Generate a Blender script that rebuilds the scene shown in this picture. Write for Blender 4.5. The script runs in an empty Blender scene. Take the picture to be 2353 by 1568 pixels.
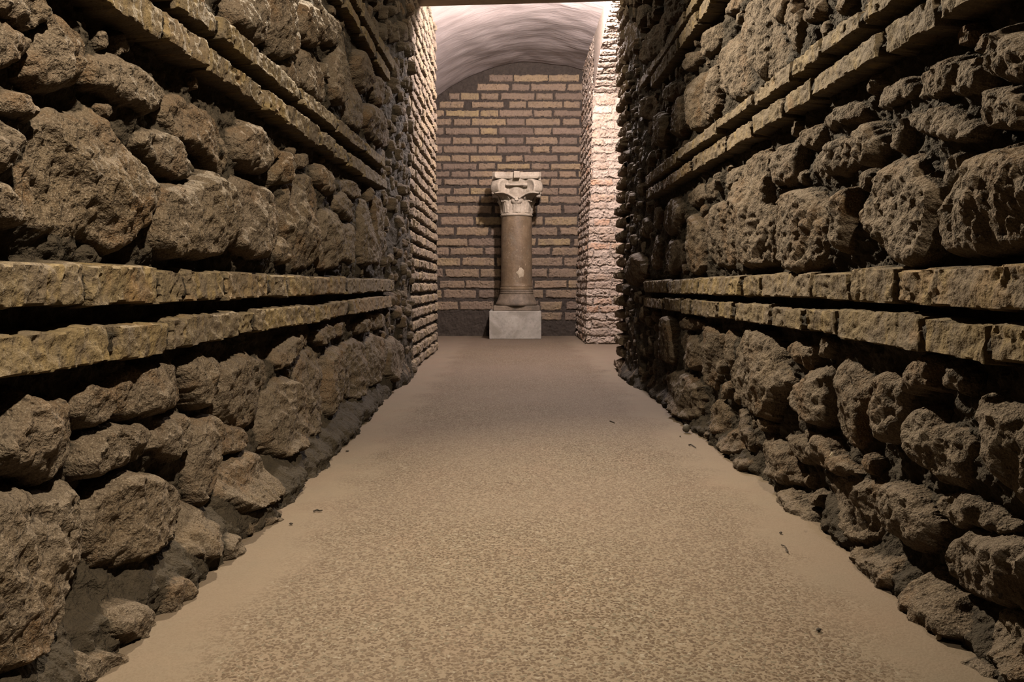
import bpy, math, random
import numpy as np
from mathutils import Vector, Matrix

random.seed(7)
rng = np.random.default_rng(11)
SC = bpy.context.scene
COL = SC.collection

# ------------------------------------------------------------------ camera model
F = 1700.0
CX, CY = 1176.5, 784.0
PITCH = math.atan(129.0 / F)
CP, SP = math.cos(PITCH), math.sin(PITCH)
CAMZ = 0.5


def ray(x, y):
    yc = CY - y
    return (x - CX, F * CP + yc * SP, yc * CP - F * SP)


def on_wall(x, y, X):
    """pixel -> (Y, Z) on the vertical plane at lateral distance X"""
    r = ray(x, y)
    k = X / r[0]
    return (r[1] * k, CAMZ + r[2] * k)


def on_depth(x, y, Y):
    r = ray(x, y)
    k = Y / r[1]
    return (r[0] * k, CAMZ + r[2] * k)


def on_floor(x, y, z=0.0):
    r = ray(x, y)
    k = (z - CAMZ) / r[2]
    return (r[0] * k, r[1] * k)


# ------------------------------------------------------------------ numpy noise
def _h(ix, iy, iz, seed):
    n = (ix * 374761393 + iy * 668265263 + iz * 1274126177 + seed * 974634777) & 0xFFFFFFFF
    n = ((n ^ (n >> 13)) * 1274126177) & 0xFFFFFFFF
    n = ((n ^ (n >> 16)) * 2246822519) & 0xFFFFFFFF
    return ((n ^ (n >> 15)) & 0xFFFFFF).astype(np.float64) / float(0xFFFFFF)


def vnoise2(x, y, seed=0):
    xi = np.floor(x).astype(np.int64); yi = np.floor(y).astype(np.int64)
    fx = x - xi; fy = y - yi
    res = 0
    ux = fx * fx * fx * (fx * (fx * 6 - 15) + 10)
    uy = fy * fy * fy * (fy * (fy * 6 - 15) + 10)
    z0 = np.zeros_like(xi)
    def g(ox, oy):
        a = _h(xi + ox, yi + oy, z0, seed) * (2 * math.pi)
        return np.cos(a) * (fx - ox) + np.sin(a) * (fy - oy)
    a = g(0, 0); b = g(1, 0); c = g(0, 1); d = g(1, 1)
    return ((a + (b - a) * ux) * (1 - uy) + (c + (d - c) * ux) * uy) * 1.5


def fbm2(x, y, lam, octv=4, seed=0, gain=0.5):
    s = 0; a = 1.0; f = 1.0 / lam
    for o in range(octv):
        s = s + a * vnoise2(x * f + 17.3 * o, y * f - 9.1 * o, seed + o * 31)
        a *= gain; f *= 2.03
    return s


def worley2(x, y, lam, seed=0):
    x = x / lam; y = y / lam
    xi = np.floor(x).astype(np.int64); yi = np.floor(y).astype(np.int64)
    best = np.full(x.shape, 9.0)
    z0 = np.zeros_like(xi)
    for ox in (-1, 0, 1):
        for oy in (-1, 0, 1):
            cx = xi + ox; cy = yi + oy
            px = cx + _h(cx, cy, z0, seed); py = cy + _h(cx, cy, z0, seed + 5)
            best = np.minimum(best, (px - x) ** 2 + (py - y) ** 2)
    return np.sqrt(best)


def smooth(a, b, x):
    t = np.clip((x - a) / (b - a), 0, 1)
    return t * t * (3 - 2 * t)


def chaikin(p, n=1):
    for _ in range(n):
        q = []
        for i in range(len(p)):
            a = p[i]; b = p[(i + 1) % len(p)]
            q.append((a[0] * .75 + b[0] * .25, a[1] * .75 + b[1] * .25))
            q.append((a[0] * .25 + b[0] * .75, a[1] * .25 + b[1] * .75))
        p = q
    return p


def sdf(poly, x, y):
    """signed distance, positive inside"""
    d = np.full(x.shape, 1e9)
    ins = np.zeros(x.shape, bool)
    n = len(poly)
    for i in range(n):
        ax, ay = poly[i]; bx, by = poly[(i + 1) % n]
        ex, ey = bx - ax, by - ay
        L = ex * ex + ey * ey + 1e-12
        t = np.clip(((x - ax) * ex + (y - ay) * ey) / L, 0, 1)
        dx = x - ax - t * ex; dy = y - ay - t * ey
        d = np.minimum(d, dx * dx + dy * dy)
        if abs(by - ay) > 1e-12:
            c = ((ay > y) != (by > y)) & (x < ex * (y - ay) / (by - ay) + ax)
            ins ^= c
    d = np.sqrt(d)
    return np.where(ins, d, -d)


# ------------------------------------------------------------------ scene helpers
def link(o, parent=None):
    COL.objects.link(o)
    if parent is not None:
        o.parent = parent
    return o


def mesh_obj(name, verts, faces, mat, parent=None, smooth_sh=True):
    me = bpy.data.meshes.new(name)
    me.from_pydata([tuple(v) for v in verts], [], [tuple(f) for f in faces])
    me.update()
    if smooth_sh:
        me.polygons.foreach_set('use_smooth', [True] * len(me.polygons))
    me.materials.append(mat)
    return link(bpy.data.objects.new(name, me), parent)


def big_mesh(name, co, quads, mat, parent=None, attrs=None):
    me = bpy.data.meshes.new(name)
    nv, nf = len(co), len(quads)
    me.vertices.add(nv)
    me.vertices.foreach_set('co', co.astype(np.float32).ravel())
    me.loops.add(nf * 4)
    me.loops.foreach_set('vertex_index', quads.astype(np.int32).ravel())
    me.polygons.add(nf)
    me.polygons.foreach_set('loop_start', np.arange(0, nf * 4, 4, dtype=np.int32))
    me.polygons.foreach_set('loop_total', np.full(nf, 4, dtype=np.int32))
    me.polygons.foreach_set('use_smooth', np.ones(nf, dtype=bool))
    if attrs is not None:
        for an, av in attrs.items():
            a = me.attributes.new(an, 'FLOAT', 'POINT')
            a.data.foreach_set('value', av.astype(np.float32))
    me.update(calc_edges=True)
    me.validate()
    me.set_sharp_from_angle(angle=math.radians(40))
    me.materials.append(mat)
    return link(bpy.data.objects.new(name, me), parent)


def tag(o, label, cat, group=None, kind=None):
    o['label'] = label
    o['category'] = cat
    if group: o['group'] = group
    if kind: o['kind'] = kind
    return o


def empty(name, loc):
    o = bpy.data.objects.new(name, None)
    o.location = loc
    o.empty_display_size = 0.05
    return link(o)


def box_vf(x0, x1, y0, y1, z0, z1):
    v = [(x0, y0, z0), (x1, y0, z0), (x1, y1, z0), (x0, y1, z0), (x0, y0, z1), (x1, y0, z1), (x1, y1, z1), (x0, y1, z1)]
    f = [(0, 3, 2, 1), (4, 5, 6, 7), (0, 1, 5, 4), (1, 2, 6, 5), (2, 3, 7, 6), (3, 0, 4, 7)]
    return v, f


# ------------------------------------------------------------------ materials
class NT:
    def __init__(self, name):
        self.m = bpy.data.materials.new(name)
        self.m.use_nodes = True
        self.t = self.m.node_tree
        self.t.nodes.clear()
        self.out = self.n('ShaderNodeOutputMaterial')
        self.b = self.n('ShaderNodeBsdfPrincipled')
        self.t.links.new(self.b.outputs[0], self.out.inputs[0])
        tc = self.n('ShaderNodeNewGeometry')
        self.pos = tc.outputs['Position']

    def n(self, ty, **kw):
        nd = self.t.nodes.new(ty)
        for k, v in kw.items():
            setattr(nd, k, v)
        return nd

    def l(self, a, b):
        self.t.links.new(a, b)

    def noise(self, scale, detail=4, rough=.55, dist=0.0, vec=None):
        nd = self.n('ShaderNodeTexNoise')
        nd.inputs['Scale'].default_value = scale
        nd.inputs['Detail'].default_value = detail
        nd.inputs['Roughness'].default_value = rough
        nd.inputs['Distortion'].default_value = dist
        self.l(vec or self.pos, nd.inputs['Vector'])
        return nd.outputs['Fac']

    def voro(self, scale, feature='F1', out='Distance', rand=1.0, vec=None):
        nd = self.n('ShaderNodeTexVoronoi', feature=feature)
        nd.inputs['Scale'].default_value = scale
        nd.inputs['Randomness'].default_value = rand
        self.l(vec or self.pos, nd.inputs['Vector'])
        return nd.outputs[out]

    def ramp(self, fac, stops, interp='LINEAR'):
        nd = self.n('ShaderNodeValToRGB')
        cr = nd.color_ramp
        cr.interpolation = interp
        while len(cr.elements) < len(stops):
            cr.elements.new(0.5)
        for e, (p, c) in zip(cr.elements, stops):
            e.position = p
            e.color = (c, c, c, 1) if isinstance(c, (int, float)) else (*c, 1)
        self.l(fac, nd.inputs[0])
        return nd.outputs[0]

    def mix(self, fac, a, b, mode='MIX'):
        nd = self.n('ShaderNodeMix', data_type='RGBA', blend_type=mode)
        for sock, v in ((nd.inputs[0], fac), (nd.inputs[6], a), (nd.inputs[7], b)):
            if isinstance(v, (int, float)):
                sock.default_value = v
            elif isinstance(v, tuple):
                sock.default_value = (*v, 1)
            else:
                self.l(v, sock)
        return nd.outputs[2]

    def math(self, op, a, b=0.0):
        nd = self.n('ShaderNodeMath', operation=op)
        for i, v in enumerate((a, b)):
            if isinstance(v, (int, float)):
                nd.inputs[i].default_value = v
            else:
                self.l(v, nd.inputs[i])
        return nd.outputs[0]

    def attr(self, name):
        nd = self.n('ShaderNodeAttribute')
        nd.attribute_name = name
        return nd.outputs['Fac']

    def bump(self, h, dist, strength=1.0, normal=None):
        nd = self.n('ShaderNodeBump')
        nd.inputs['Distance'].default_value = dist
        nd.inputs['Strength'].default_value = strength
        self.l(h, nd.inputs['Height'])
        if normal is not None:
            self.l(normal, nd.inputs['Normal'])
        return nd.outputs[0]

    def done(self, col, rough=.85, normal=None, spec=.3, albedo=1.0):
        if albedo != 1.0:
            col = self.mix(1.0, col, albedo if isinstance(albedo, tuple) else (albedo,) * 3, 'MULTIPLY')
        if isinstance(col, tuple):
            self.b.inputs['Base Color'].default_value = (*col, 1)
        else:
            self.l(col, self.b.inputs['Base Color'])
        if isinstance(rough, (int, float)):
            self.b.inputs['Roughness'].default_value = rough
        else:
            self.l(rough, self.b.inputs['Roughness'])
        self.b.inputs['Specular IOR Level'].default_value = spec
        if normal is not None:
            self.l(normal, self.b.inputs['Normal'])
        return self.m


def mat_rubble():
    m = NT('tuff_rubble')
    rnd = m.attr('rnd'); msk = m.attr('mask')
    n1 = m.noise(9, 5, .6); n2 = m.noise(38, 5, .65); n3 = m.noise(170, 3, .6)
    v1 = m.voro(120); v2 = m.voro(55)
    base = m.ramp(rnd, [(0, (.225, .172, .112)), (.25, (.275, .222, .155)), (.5, (.25, .205, .16)), (.75, (.29, .215, .13)), (1, (.235, .19, .15))])
    c = m.mix(m.ramp(n1, [(.44, 0), (.6, .85)]), base, (.28, .235, .19))
    c = m.mix(m.ramp(m.noise(6.5, 4, .6, .4), [(.5, 0), (.6, .85)]), c, (.27, .155, .06))
    c = m.mix(m.ramp(n2, [(.35, .7), (.55, 0)]), c, (.115, .085, .055))
    c = m.mix(m.ramp(n3, [(.55, 0), (.75, .55)]), c, (.42, .37, .31))
    c = m.mix(m.ramp(v1, [(.10, .7), (.26, 0)]), c, (.07, .05, .035))
    n4 = m.noise(430, 2, .6)
    c = m.mix(m.ramp(m.noise(5, 3, .6, .6), [(.5, 0), (.6, .7)]), c, (.325, .28, .235))
    c = m.mix(m.ramp(n4, [(.53, 0), (.68, .8)]), c, (.58, .53, .47))
    c = m.mix(m.ramp(n4, [(.32, .6), (.44, 0)]), c, (.08, .06, .042))
    c = m.mix(m.ramp(m.noise(3.2, 3, .5), [(.4, 0), (.62, .4)]), c, (.33, .295, .26))
    c = m.mix(m.ramp(m.noise(95, 2, .45), [(.28, .75), (.37, 0)]), c, (.05, .036, .025))
    mort = m.mix(m.ramp(n2, [(.3, 0), (.7, 1)]), (.065, .055, .04), (.125, .106, .08))
    mort = m.mix(m.ramp(n1, [(.5, 0), (.7, .5)]), mort, (.105, .09, .07))
    col = m.mix(msk, mort, c)
    h = m.math('ADD', m.math('MULTIPLY', n2, .8), m.math('MULTIPLY', n3, .6))
    h = m.math('ADD', h, m.math('MULTIPLY', m.ramp(v1, [(0, 0), (.3, 1)]), .18))
    return m.done(col, .88, m.bump(h, .012, .9), .25, (.28, .255, .222))


def mat_course():
    m = NT('course_brick')
    rnd = m.attr('rnd')
    n1 = m.noise(14, 4, .6); n2 = m.noise(60, 4, .6); n3 = m.noise(240, 3, .6)
    mp = m.n('ShaderNodeMapping'); mp.inputs['Scale'].default_value = (1, 1, .35)
    m.l(m.pos, mp.inputs[0])
    nv = m.noise(34, 3, .55, .3, mp.outputs[0])
    v1 = m.voro(95)
    base = m.ramp(rnd, [(0, (.33, .27, .165)), (.3, (.22, .185, .145)), (.5, (.36, .285, .15)), (.7, (.25, .205, .15)), (.85, (.31, .26, .19)), (1, (.34, .24, .14))])
    c = m.mix(m.ramp(n1, [(.45, 0), (.57, .8)]), base, (.225, .19, .165))
    c = m.mix(m.ramp(nv, [(.56, 0), (.66, .7)]), c, (.42, .33, .17))
    c = m.mix(m.ramp(nv, [(.3, .7), (.42, 0)]), c, (.19, .165, .14))
    c = m.mix(m.ramp(n2, [(.3, .6), (.48, 0)]), c, (.16, .125, .08))
    c = m.mix(m.ramp(v1, [(.1, .7), (.24, 0)]), c, (.09, .065, .04))
    c = m.mix(m.ramp(m.noise(8, 3), [(.62, 0), (.7, .5)]), c, (.40, .245, .12))
    c = m.mix(m.ramp(m.noise(420, 2, .5), [(.52, 0), (.72, .5)]), c, (.50, .42, .30))
    c = m.mix(m.attr('mask'), m.mix(n2, (.035, .029, .02), (.085, .07, .052)), c)
    h = m.math('ADD', n2, m.math('MULTIPLY', n3, .35))
    h = m.math('ADD', h, m.math('MULTIPLY', m.ramp(v1, [(0, 0), (.3, 1)]), .3))
    return m.done(c, .85, m.bump(h, .0045, .8), .25, (.335, .31, .262))


def mat_panel(name, stops, mortar, dirt, bump=.006):
    """brick panel: rnd picks the brick's own colour, mask 0 = mortar joint"""
    m = NT(name)
    rnd = m.attr('rnd'); msk = m.attr('mask')
    n1 = m.noise(11, 4, .6); n2 = m.noise(50, 4, .65); n3 = m.noise(160, 3, .6)
    c = m.ramp(rnd, stops)
    c = m.mix(m.ramp(n1, [(.4, 0), (.68, .6)]), c, dirt)
    c = m.mix(m.ramp(n2, [(.3, .6), (.5, 0)]), c, tuple(x * .5 for x in dirt))
    c = m.mix(m.ramp(n3, [(.6, 0), (.75, .45)]), c, tuple(min(1, x * 1.7) for x in dirt))
    mo = m.mix(m.ramp(n2, [(.35, 0), (.65, 1)]), tuple(x * .8 for x in mortar), tuple(x * 1.25 for x in mortar))
    col = m.mix(msk, mo, c)
    h = m.math('ADD', n2, m.math('MULTIPLY', n3, .5))
    return m.done(col, .88, m.bump(h, bump, .8), .3, .62)


def mat_floor():
    m = NT('aggregate_floor')
    v = m.n('ShaderNodeTexVoronoi', feature='F1')
    v.inputs['Scale'].default_value = 205
    wn = m.n('ShaderNodeTexNoise'); wn.inputs['Scale'].default_value = 90; wn.inputs['Detail'].default_value = 2
    m.l(m.pos, wn.inputs['Vector'])
    mx = m.n('ShaderNodeMix', data_type='VECTOR'); mx.inputs[0].default_value = .012
    m.l(m.pos, mx.inputs[4]); m.l(wn.outputs['Color'], mx.inputs[5])
    m.l(mx.outputs[1], v.inputs['Vector'])
    sep = m.n('ShaderNodeSeparateColor'); m.l(v.outputs['Color'], sep.inputs[0])
    r = sep.outputs[0]
    sepp = m.n('ShaderNodeSeparateXYZ'); m.l(m.pos, sepp.inputs[0])
    ax = m.math('ABSOLUTE', m.math('SUBTRACT', sepp.outputs[0], .055))
    edge = m.math('ADD', ax, m.math('MULTIPLY', m.math('SUBTRACT', m.noise(5, 4, .6), .5), .32))
    chipzone = m.ramp(edge, [(.40, 1), (.50, .12)])
    n1 = m.noise(2.6, 4, .55); n2 = m.noise(300, 2, .5); n0 = m.noise(14, 4, .6)
    cement = m.mix(m.ramp(n1, [(.35, 0), (.65, 1)]), (.395, .315, .22), (.365, .285, .21))
    cement = m.mix(m.ramp(m.noise(7, 3, .6), [(.5, 0), (.66, .8)]), cement, (.40, .285, .20))
    cement = m.mix(m.ramp(n0, [(.4, 0), (.7, .5)]), cement, (.31, .27, .20))
    chip = m.ramp(r, [(0, (.115, .07, .036)), (.3, (.16, .105, .057)), (.55, (.20, .142, .085)), (.72, (.225, .19, .13)), (.85, (.36, .285, .20)), (.96, (.48, .42, .33)), (1, (.54, .48, .38))], 'CONSTANT')
    d = m.ramp(v.outputs['Distance'], [(.40, 1), (.66, 0)])
    f = m.math('MULTIPLY', m.math('MULTIPLY', d, chipzone), 1.0)
    col = m.mix(f, cement, chip)
    col = m.mix(m.ramp(n2, [(.6, 0), (.8, .35)]), col, (.20, .14, .085))
    col = m.mix(m.ramp(m.noise(1.3, 3, .5), [(.42, .35), (.6, 0)]), col, (.33, .25, .195))
    h = m.math('ADD', m.math('MULTIPLY', f, .6), m.math('MULTIPLY', n2, .5))
    return m.done(col, .8, m.bump(h, .0015, .7), .2, .335)


def mat_vault():
    m = NT('vault_plaster')
    mp = m.n('ShaderNodeMapping'); mp.inputs['Scale'].default_value = (1.0, 3.2, 1.6); mp.inputs['Rotation'].default_value = (0, 0, .35)
    m.l(m.pos, mp.inputs[0])
    n1 = m.noise(2.2, 4, .55, .8, mp.outputs[0]); n2 = m.noise(9, 5, .6, .5, mp.outputs[0])
    c = m.mix(m.ramp(n1, [(.35, 0), (.65, 1)]), (.385, .345, .33), (.435, .395, .38))
    c = m.mix(m.ramp(n2, [(.52, 0), (.8, .35)]), c, (.50, .47, .455))
    return m.done(c, .75, m.bump(m.math('ADD', m.math('MULTIPLY', n1, 2.5), n2), .007, .5), .3, (.64, .62, .62))


def mat_simple(name, a, b, scale, rough=.8, bump=.004, dark=None, spots=None):
    m = NT(name)
    n1 = m.noise(scale, 5, .6, .3); n2 = m.noise(scale * 6, 4, .6)
    c = m.mix(m.ramp(n1, [(.38, 0), (.64, 1)]), a, b)
    if dark:
        c = m.mix(m.ramp(m.noise(scale * .6, 4, .6, .5), [(.53, 0), (.66, .8)]), c, dark)
    if spots:
        c = m.mix(m.ramp(m.noise(scale * 4.5, 2, .4), [(.68, 0), (.73, .9)]), c, spots)
    c = m.mix(m.ramp(n2, [(.35, .4), (.5, 0)]), c, tuple(x * .6 for x in a))
    return m.done(c, rough, m.bump(n2, bump, .7), .35, .62)


M_RUB = mat_rubble()
M_CRS = mat_course()
M_FLR = mat_floor()
M_VLT = mat_vault()
M_END = mat_panel('end_wall_brick', [(0, (.175, .13, .10)), (.25, (.235, .175, .125)), (.5, (.29, .215, .135)), (.72, (.25, .185, .14)), (.88, (.34, .26, .135)), (1, (.31, .225, .15))], (.05, .039, .031), (.21, .16, .125))
M_LFT = mat_panel('side_wall_brick', [(0, (.19, .148, .103)), (.4, (.245, .19, .13)), (.7, (.285, .22, .13)), (1, (.21, .165, .125))], (.028, .022, .016), (.20, .16, .125), .008)
M_QUO = mat_panel('corner_brick', [(0, (.20, .155, .105)), (.4, (.26, .20, .14)), (.8, (.31, .235, .14)), (1, (.24, .175, .125))], (.09, .075, .055), (.19, .155, .12), .008)
M_PIE = mat_panel('limewashed_brick', [(0, (.36, .27, .20)), (.35, (.46, .37, .295)), (.65, (.52, .44, .37)), (.86, (.44, .335, .25)), (.97, (.50, .31, .20)), (1, (.52, .42, .30))], (.34, .28, .23), (.50, .425, .36), .012)
M_MRB = mat_simple('carved_marble', (.40, .345, .27), (.52, .46, .365), 11, .7, .004, (.27, .215, .15))
M_SHF = mat_simple('brown_shaft_stone', (.155, .11, .066), (.235, .172, .108), 11, .5, .003, (.185, .155, .115), (.42, .34, .24))
M_BAS = mat_simple('dark_base_stone', (.155, .12, .085), (.24, .19, .14), 14, .7, .003, (.10, .08, .06))
M_BLK = mat_simple('grey_marble_block', (.36, .34, .30), (.47, .45, .40), 7, .7, .002, (.26, .235, .195))
M_CON = mat_simple('lintel_concrete', (.235, .18, .12), (.29, .225, .155), 5, .8, .002)
M_CEI = mat_simple('corridor_ceiling_plaster', (.08, .066, .048), (.10, .085, .06), 4, .9, .004)
M_WAL = mat_simple('grey_side_plaster', (.36, .32, .28), (.44, .40, .36), 4, .9, .004)
M_DRK = mat_simple('dark_twig', (.03, .022, .015), (.06, .045, .03), 60, .8, .001)
M_PAL = mat_simple('pale_chip', (.24, .20, .14), (.30, .26, .20), 60, .7, .001)
M_CHP = mat_simple('shaft_break', (.44, .37, .26), (.55, .48, .36), 60, .7, .002)
M_PEB = mat_simple('grey_pebble', (.075, .064, .046), (.10, .088, .068), 40, .7, .002)
M_CORE = mat_simple('mortar_core', (.10, .09, .07), (.15, .135, .105), 9, .9, .004)

# ------------------------------------------------------------------ masonry raster
def field(U, V, items, seed, mort=None, warp=.007, noise_amp=1.0, bed=None):
    """height above the mortar bed, item id and tone for a bonded panel.
    items: dict(poly, kind in stone/brick/fill, H, rnd)"""
    wu = fbm2(U, V, .06, 3, seed + 1) * warp + fbm2(U, V, .016, 2, seed + 2) * warp * .45
    wv = fbm2(U, V, .055, 3, seed + 3) * warp + fbm2(U, V, .015, 2, seed + 4) * warp * .45
    rough1 = fbm2(U, V, .075, 4, seed + 5, .55)
    rough2 = fbm2(U, V, .02, 3, seed + 6, .6)
    if bed is not None:
        fade = np.interp(U, [2.2, 3.6], [1.0, .5]); rough1 = rough1 * fade; rough2 = rough2 * fade
    ridg = 1 - 2 * np.abs(fbm2(U + V * .35, V * .55 - U * .15, .045, 3, seed + 7))
    patch = smooth(-.25, .35, fbm2(U, V, .12, 2, seed + 8))
    pit = worley2(U + wu, V + wv, .016, seed + 9)
    pit2 = worley2(U + wu, V + wv, .034, seed + 10)
    Hm = (rough1 * .012 + rough2 * .005) * noise_amp
    if mort is not None:
        Hm = Hm + mort
    if bed is not None:
        Hm = Hm + bed
    H = Hm.copy()
    ID = np.full(U.shape, -1, dtype=np.int32)
    M = np.zeros(U.shape); R = np.full(U.shape, .5)
    us = U[0, :]; vs = V[:, 0]
    r = random.Random(seed)
    for i, it in enumerate(items):
        p = it['poly']
        xs = [q[0] for q in p]; ys = [q[1] for q in p]
        a0 = max(0, np.searchsorted(us, min(xs) - .03)); a1 = min(len(us), np.searchsorted(us, max(xs) + .03))
        b0 = max(0, np.searchsorted(vs, min(ys) - .03)); b1 = min(len(vs), np.searchsorted(vs, max(ys) + .03))
        if a1 - a0 < 2 or b1 - b0 < 2:
            continue
        sl = (slice(b0, b1), slice(a0, a1))
        k = it.get('warp', 1.0)
        u = U[sl] + wu[sl] * k; v = V[sl] + wv[sl] * k
        d = sdf(p, u, v) + (.005 if it['kind'] == 'stone' else 0)
        if it['kind'] == 'joint':
            h = it['H'] * np.clip(d / .006, 0, 1) ** .5 + rough2[sl] * .004
        elif it['kind'] == 'brick':
            w = it.get('edge', .011)
            t = np.clip(d / w, 0, 1)
            prof = np.sqrt(np.clip(1 - (1 - t) ** 2.4, 0, 1))
            tx, ty = r.uniform(-.02, .02), r.uniform(-.1, .1)
            c = (sum(xs) / len(xs), sum(ys) / len(ys))
            h = it['H'] * prof * it.get('jit', 1.0) + (tx * (u - c[0]) + ty * (v - c[1])) * t
            a = it.get('rough', 1.0)
            h = h + t * a * (rough1[sl] * .004 + rough2[sl] * .0028 - .006 * smooth(.33, .12, pit2[sl]) * patch[sl] - .003 * smooth(.4, .15, pit[sl]) * patch[sl])
        else:
            inr = max(float(d.max()), .004)
            w = min(inr * .42, .02)
            t = np.clip(d / w, 0, 1)
            pw = r.uniform(2.0, 2.8)
            prof = np.clip(1 - (1 - t) ** pw, 0, 1) ** (1 / 1.6)
            Hs = it.get('H') or min(.062, max(.026, .035 + inr * r.uniform(.0, .40)))
            c = (sum(xs) / len(xs), sum(ys) / len(ys))
            top = np.full(u.shape, Hs)
            for q in range(r.randint(3, 5)):
                ang = r.uniform(0, 2 * math.pi); g = r.uniform(.05, .40)
                top = np.minimum(top, Hs * r.uniform(1.0, 1.16) - g * ((u - c[0]) * math.cos(ang) + (v - c[1]) * math.sin(ang)))
            top = np.maximum(top, Hs * .5)
            h = top * prof
            kk = min(1.0, inr / .03)
            h = h + t * kk * (rough1[sl] * .0075 + ridg[sl] * .0042 + rough2[sl] * .0036 - .0024 * smooth(.33, .1, pit2[sl]) * patch[sl] - .0012 * patch[sl] * smooth(.42, .12, pit[sl]))
            if mort is not None:
                h = h + mort[sl] * .85 * t
        ok = (d > 0) & (h > Hm[sl] - .001)
        Hs_ = H[sl]; Hs_[ok] = h[ok]
        I_ = ID[sl]; I_[ok] = i
        M_ = M[sl]; M_[ok] = 0 if it['kind'] == 'joint' else 1
        R_ = R[sl]; R_[ok] = it['rnd']
    return H, ID, M, R


def emit(name, P, cells, mat, parent, attrs):
    """mesh from the grid cells (bool array) of the point grid P"""
    nr, nc = P.shape[:2]
    idx = np.arange(nr * nc).reshape(nr, nc)
    b, a = np.nonzero(cells)
    if len(b) == 0:
        return None
    q = np.stack([idx[b, a], idx[b, a + 1], idx[b + 1, a + 1], idx[b + 1, a]], 1)
    used, inv = np.unique(q.ravel(), return_inverse=True)
    co = P.reshape(-1, 3)[used]
    return big_mesh(name, co, inv.reshape(-1, 4), mat, parent, {k: v.ravel()[used] for k, v in attrs.items()})


# ------------------------------------------------------------------ corridor walls, traced in the photograph and laid on the wall plane
XL, XR = 0.555, 0.625     # lateral distance of the stones' faces
BED = 0.048               # the mortar bed lies this much behind them

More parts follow.
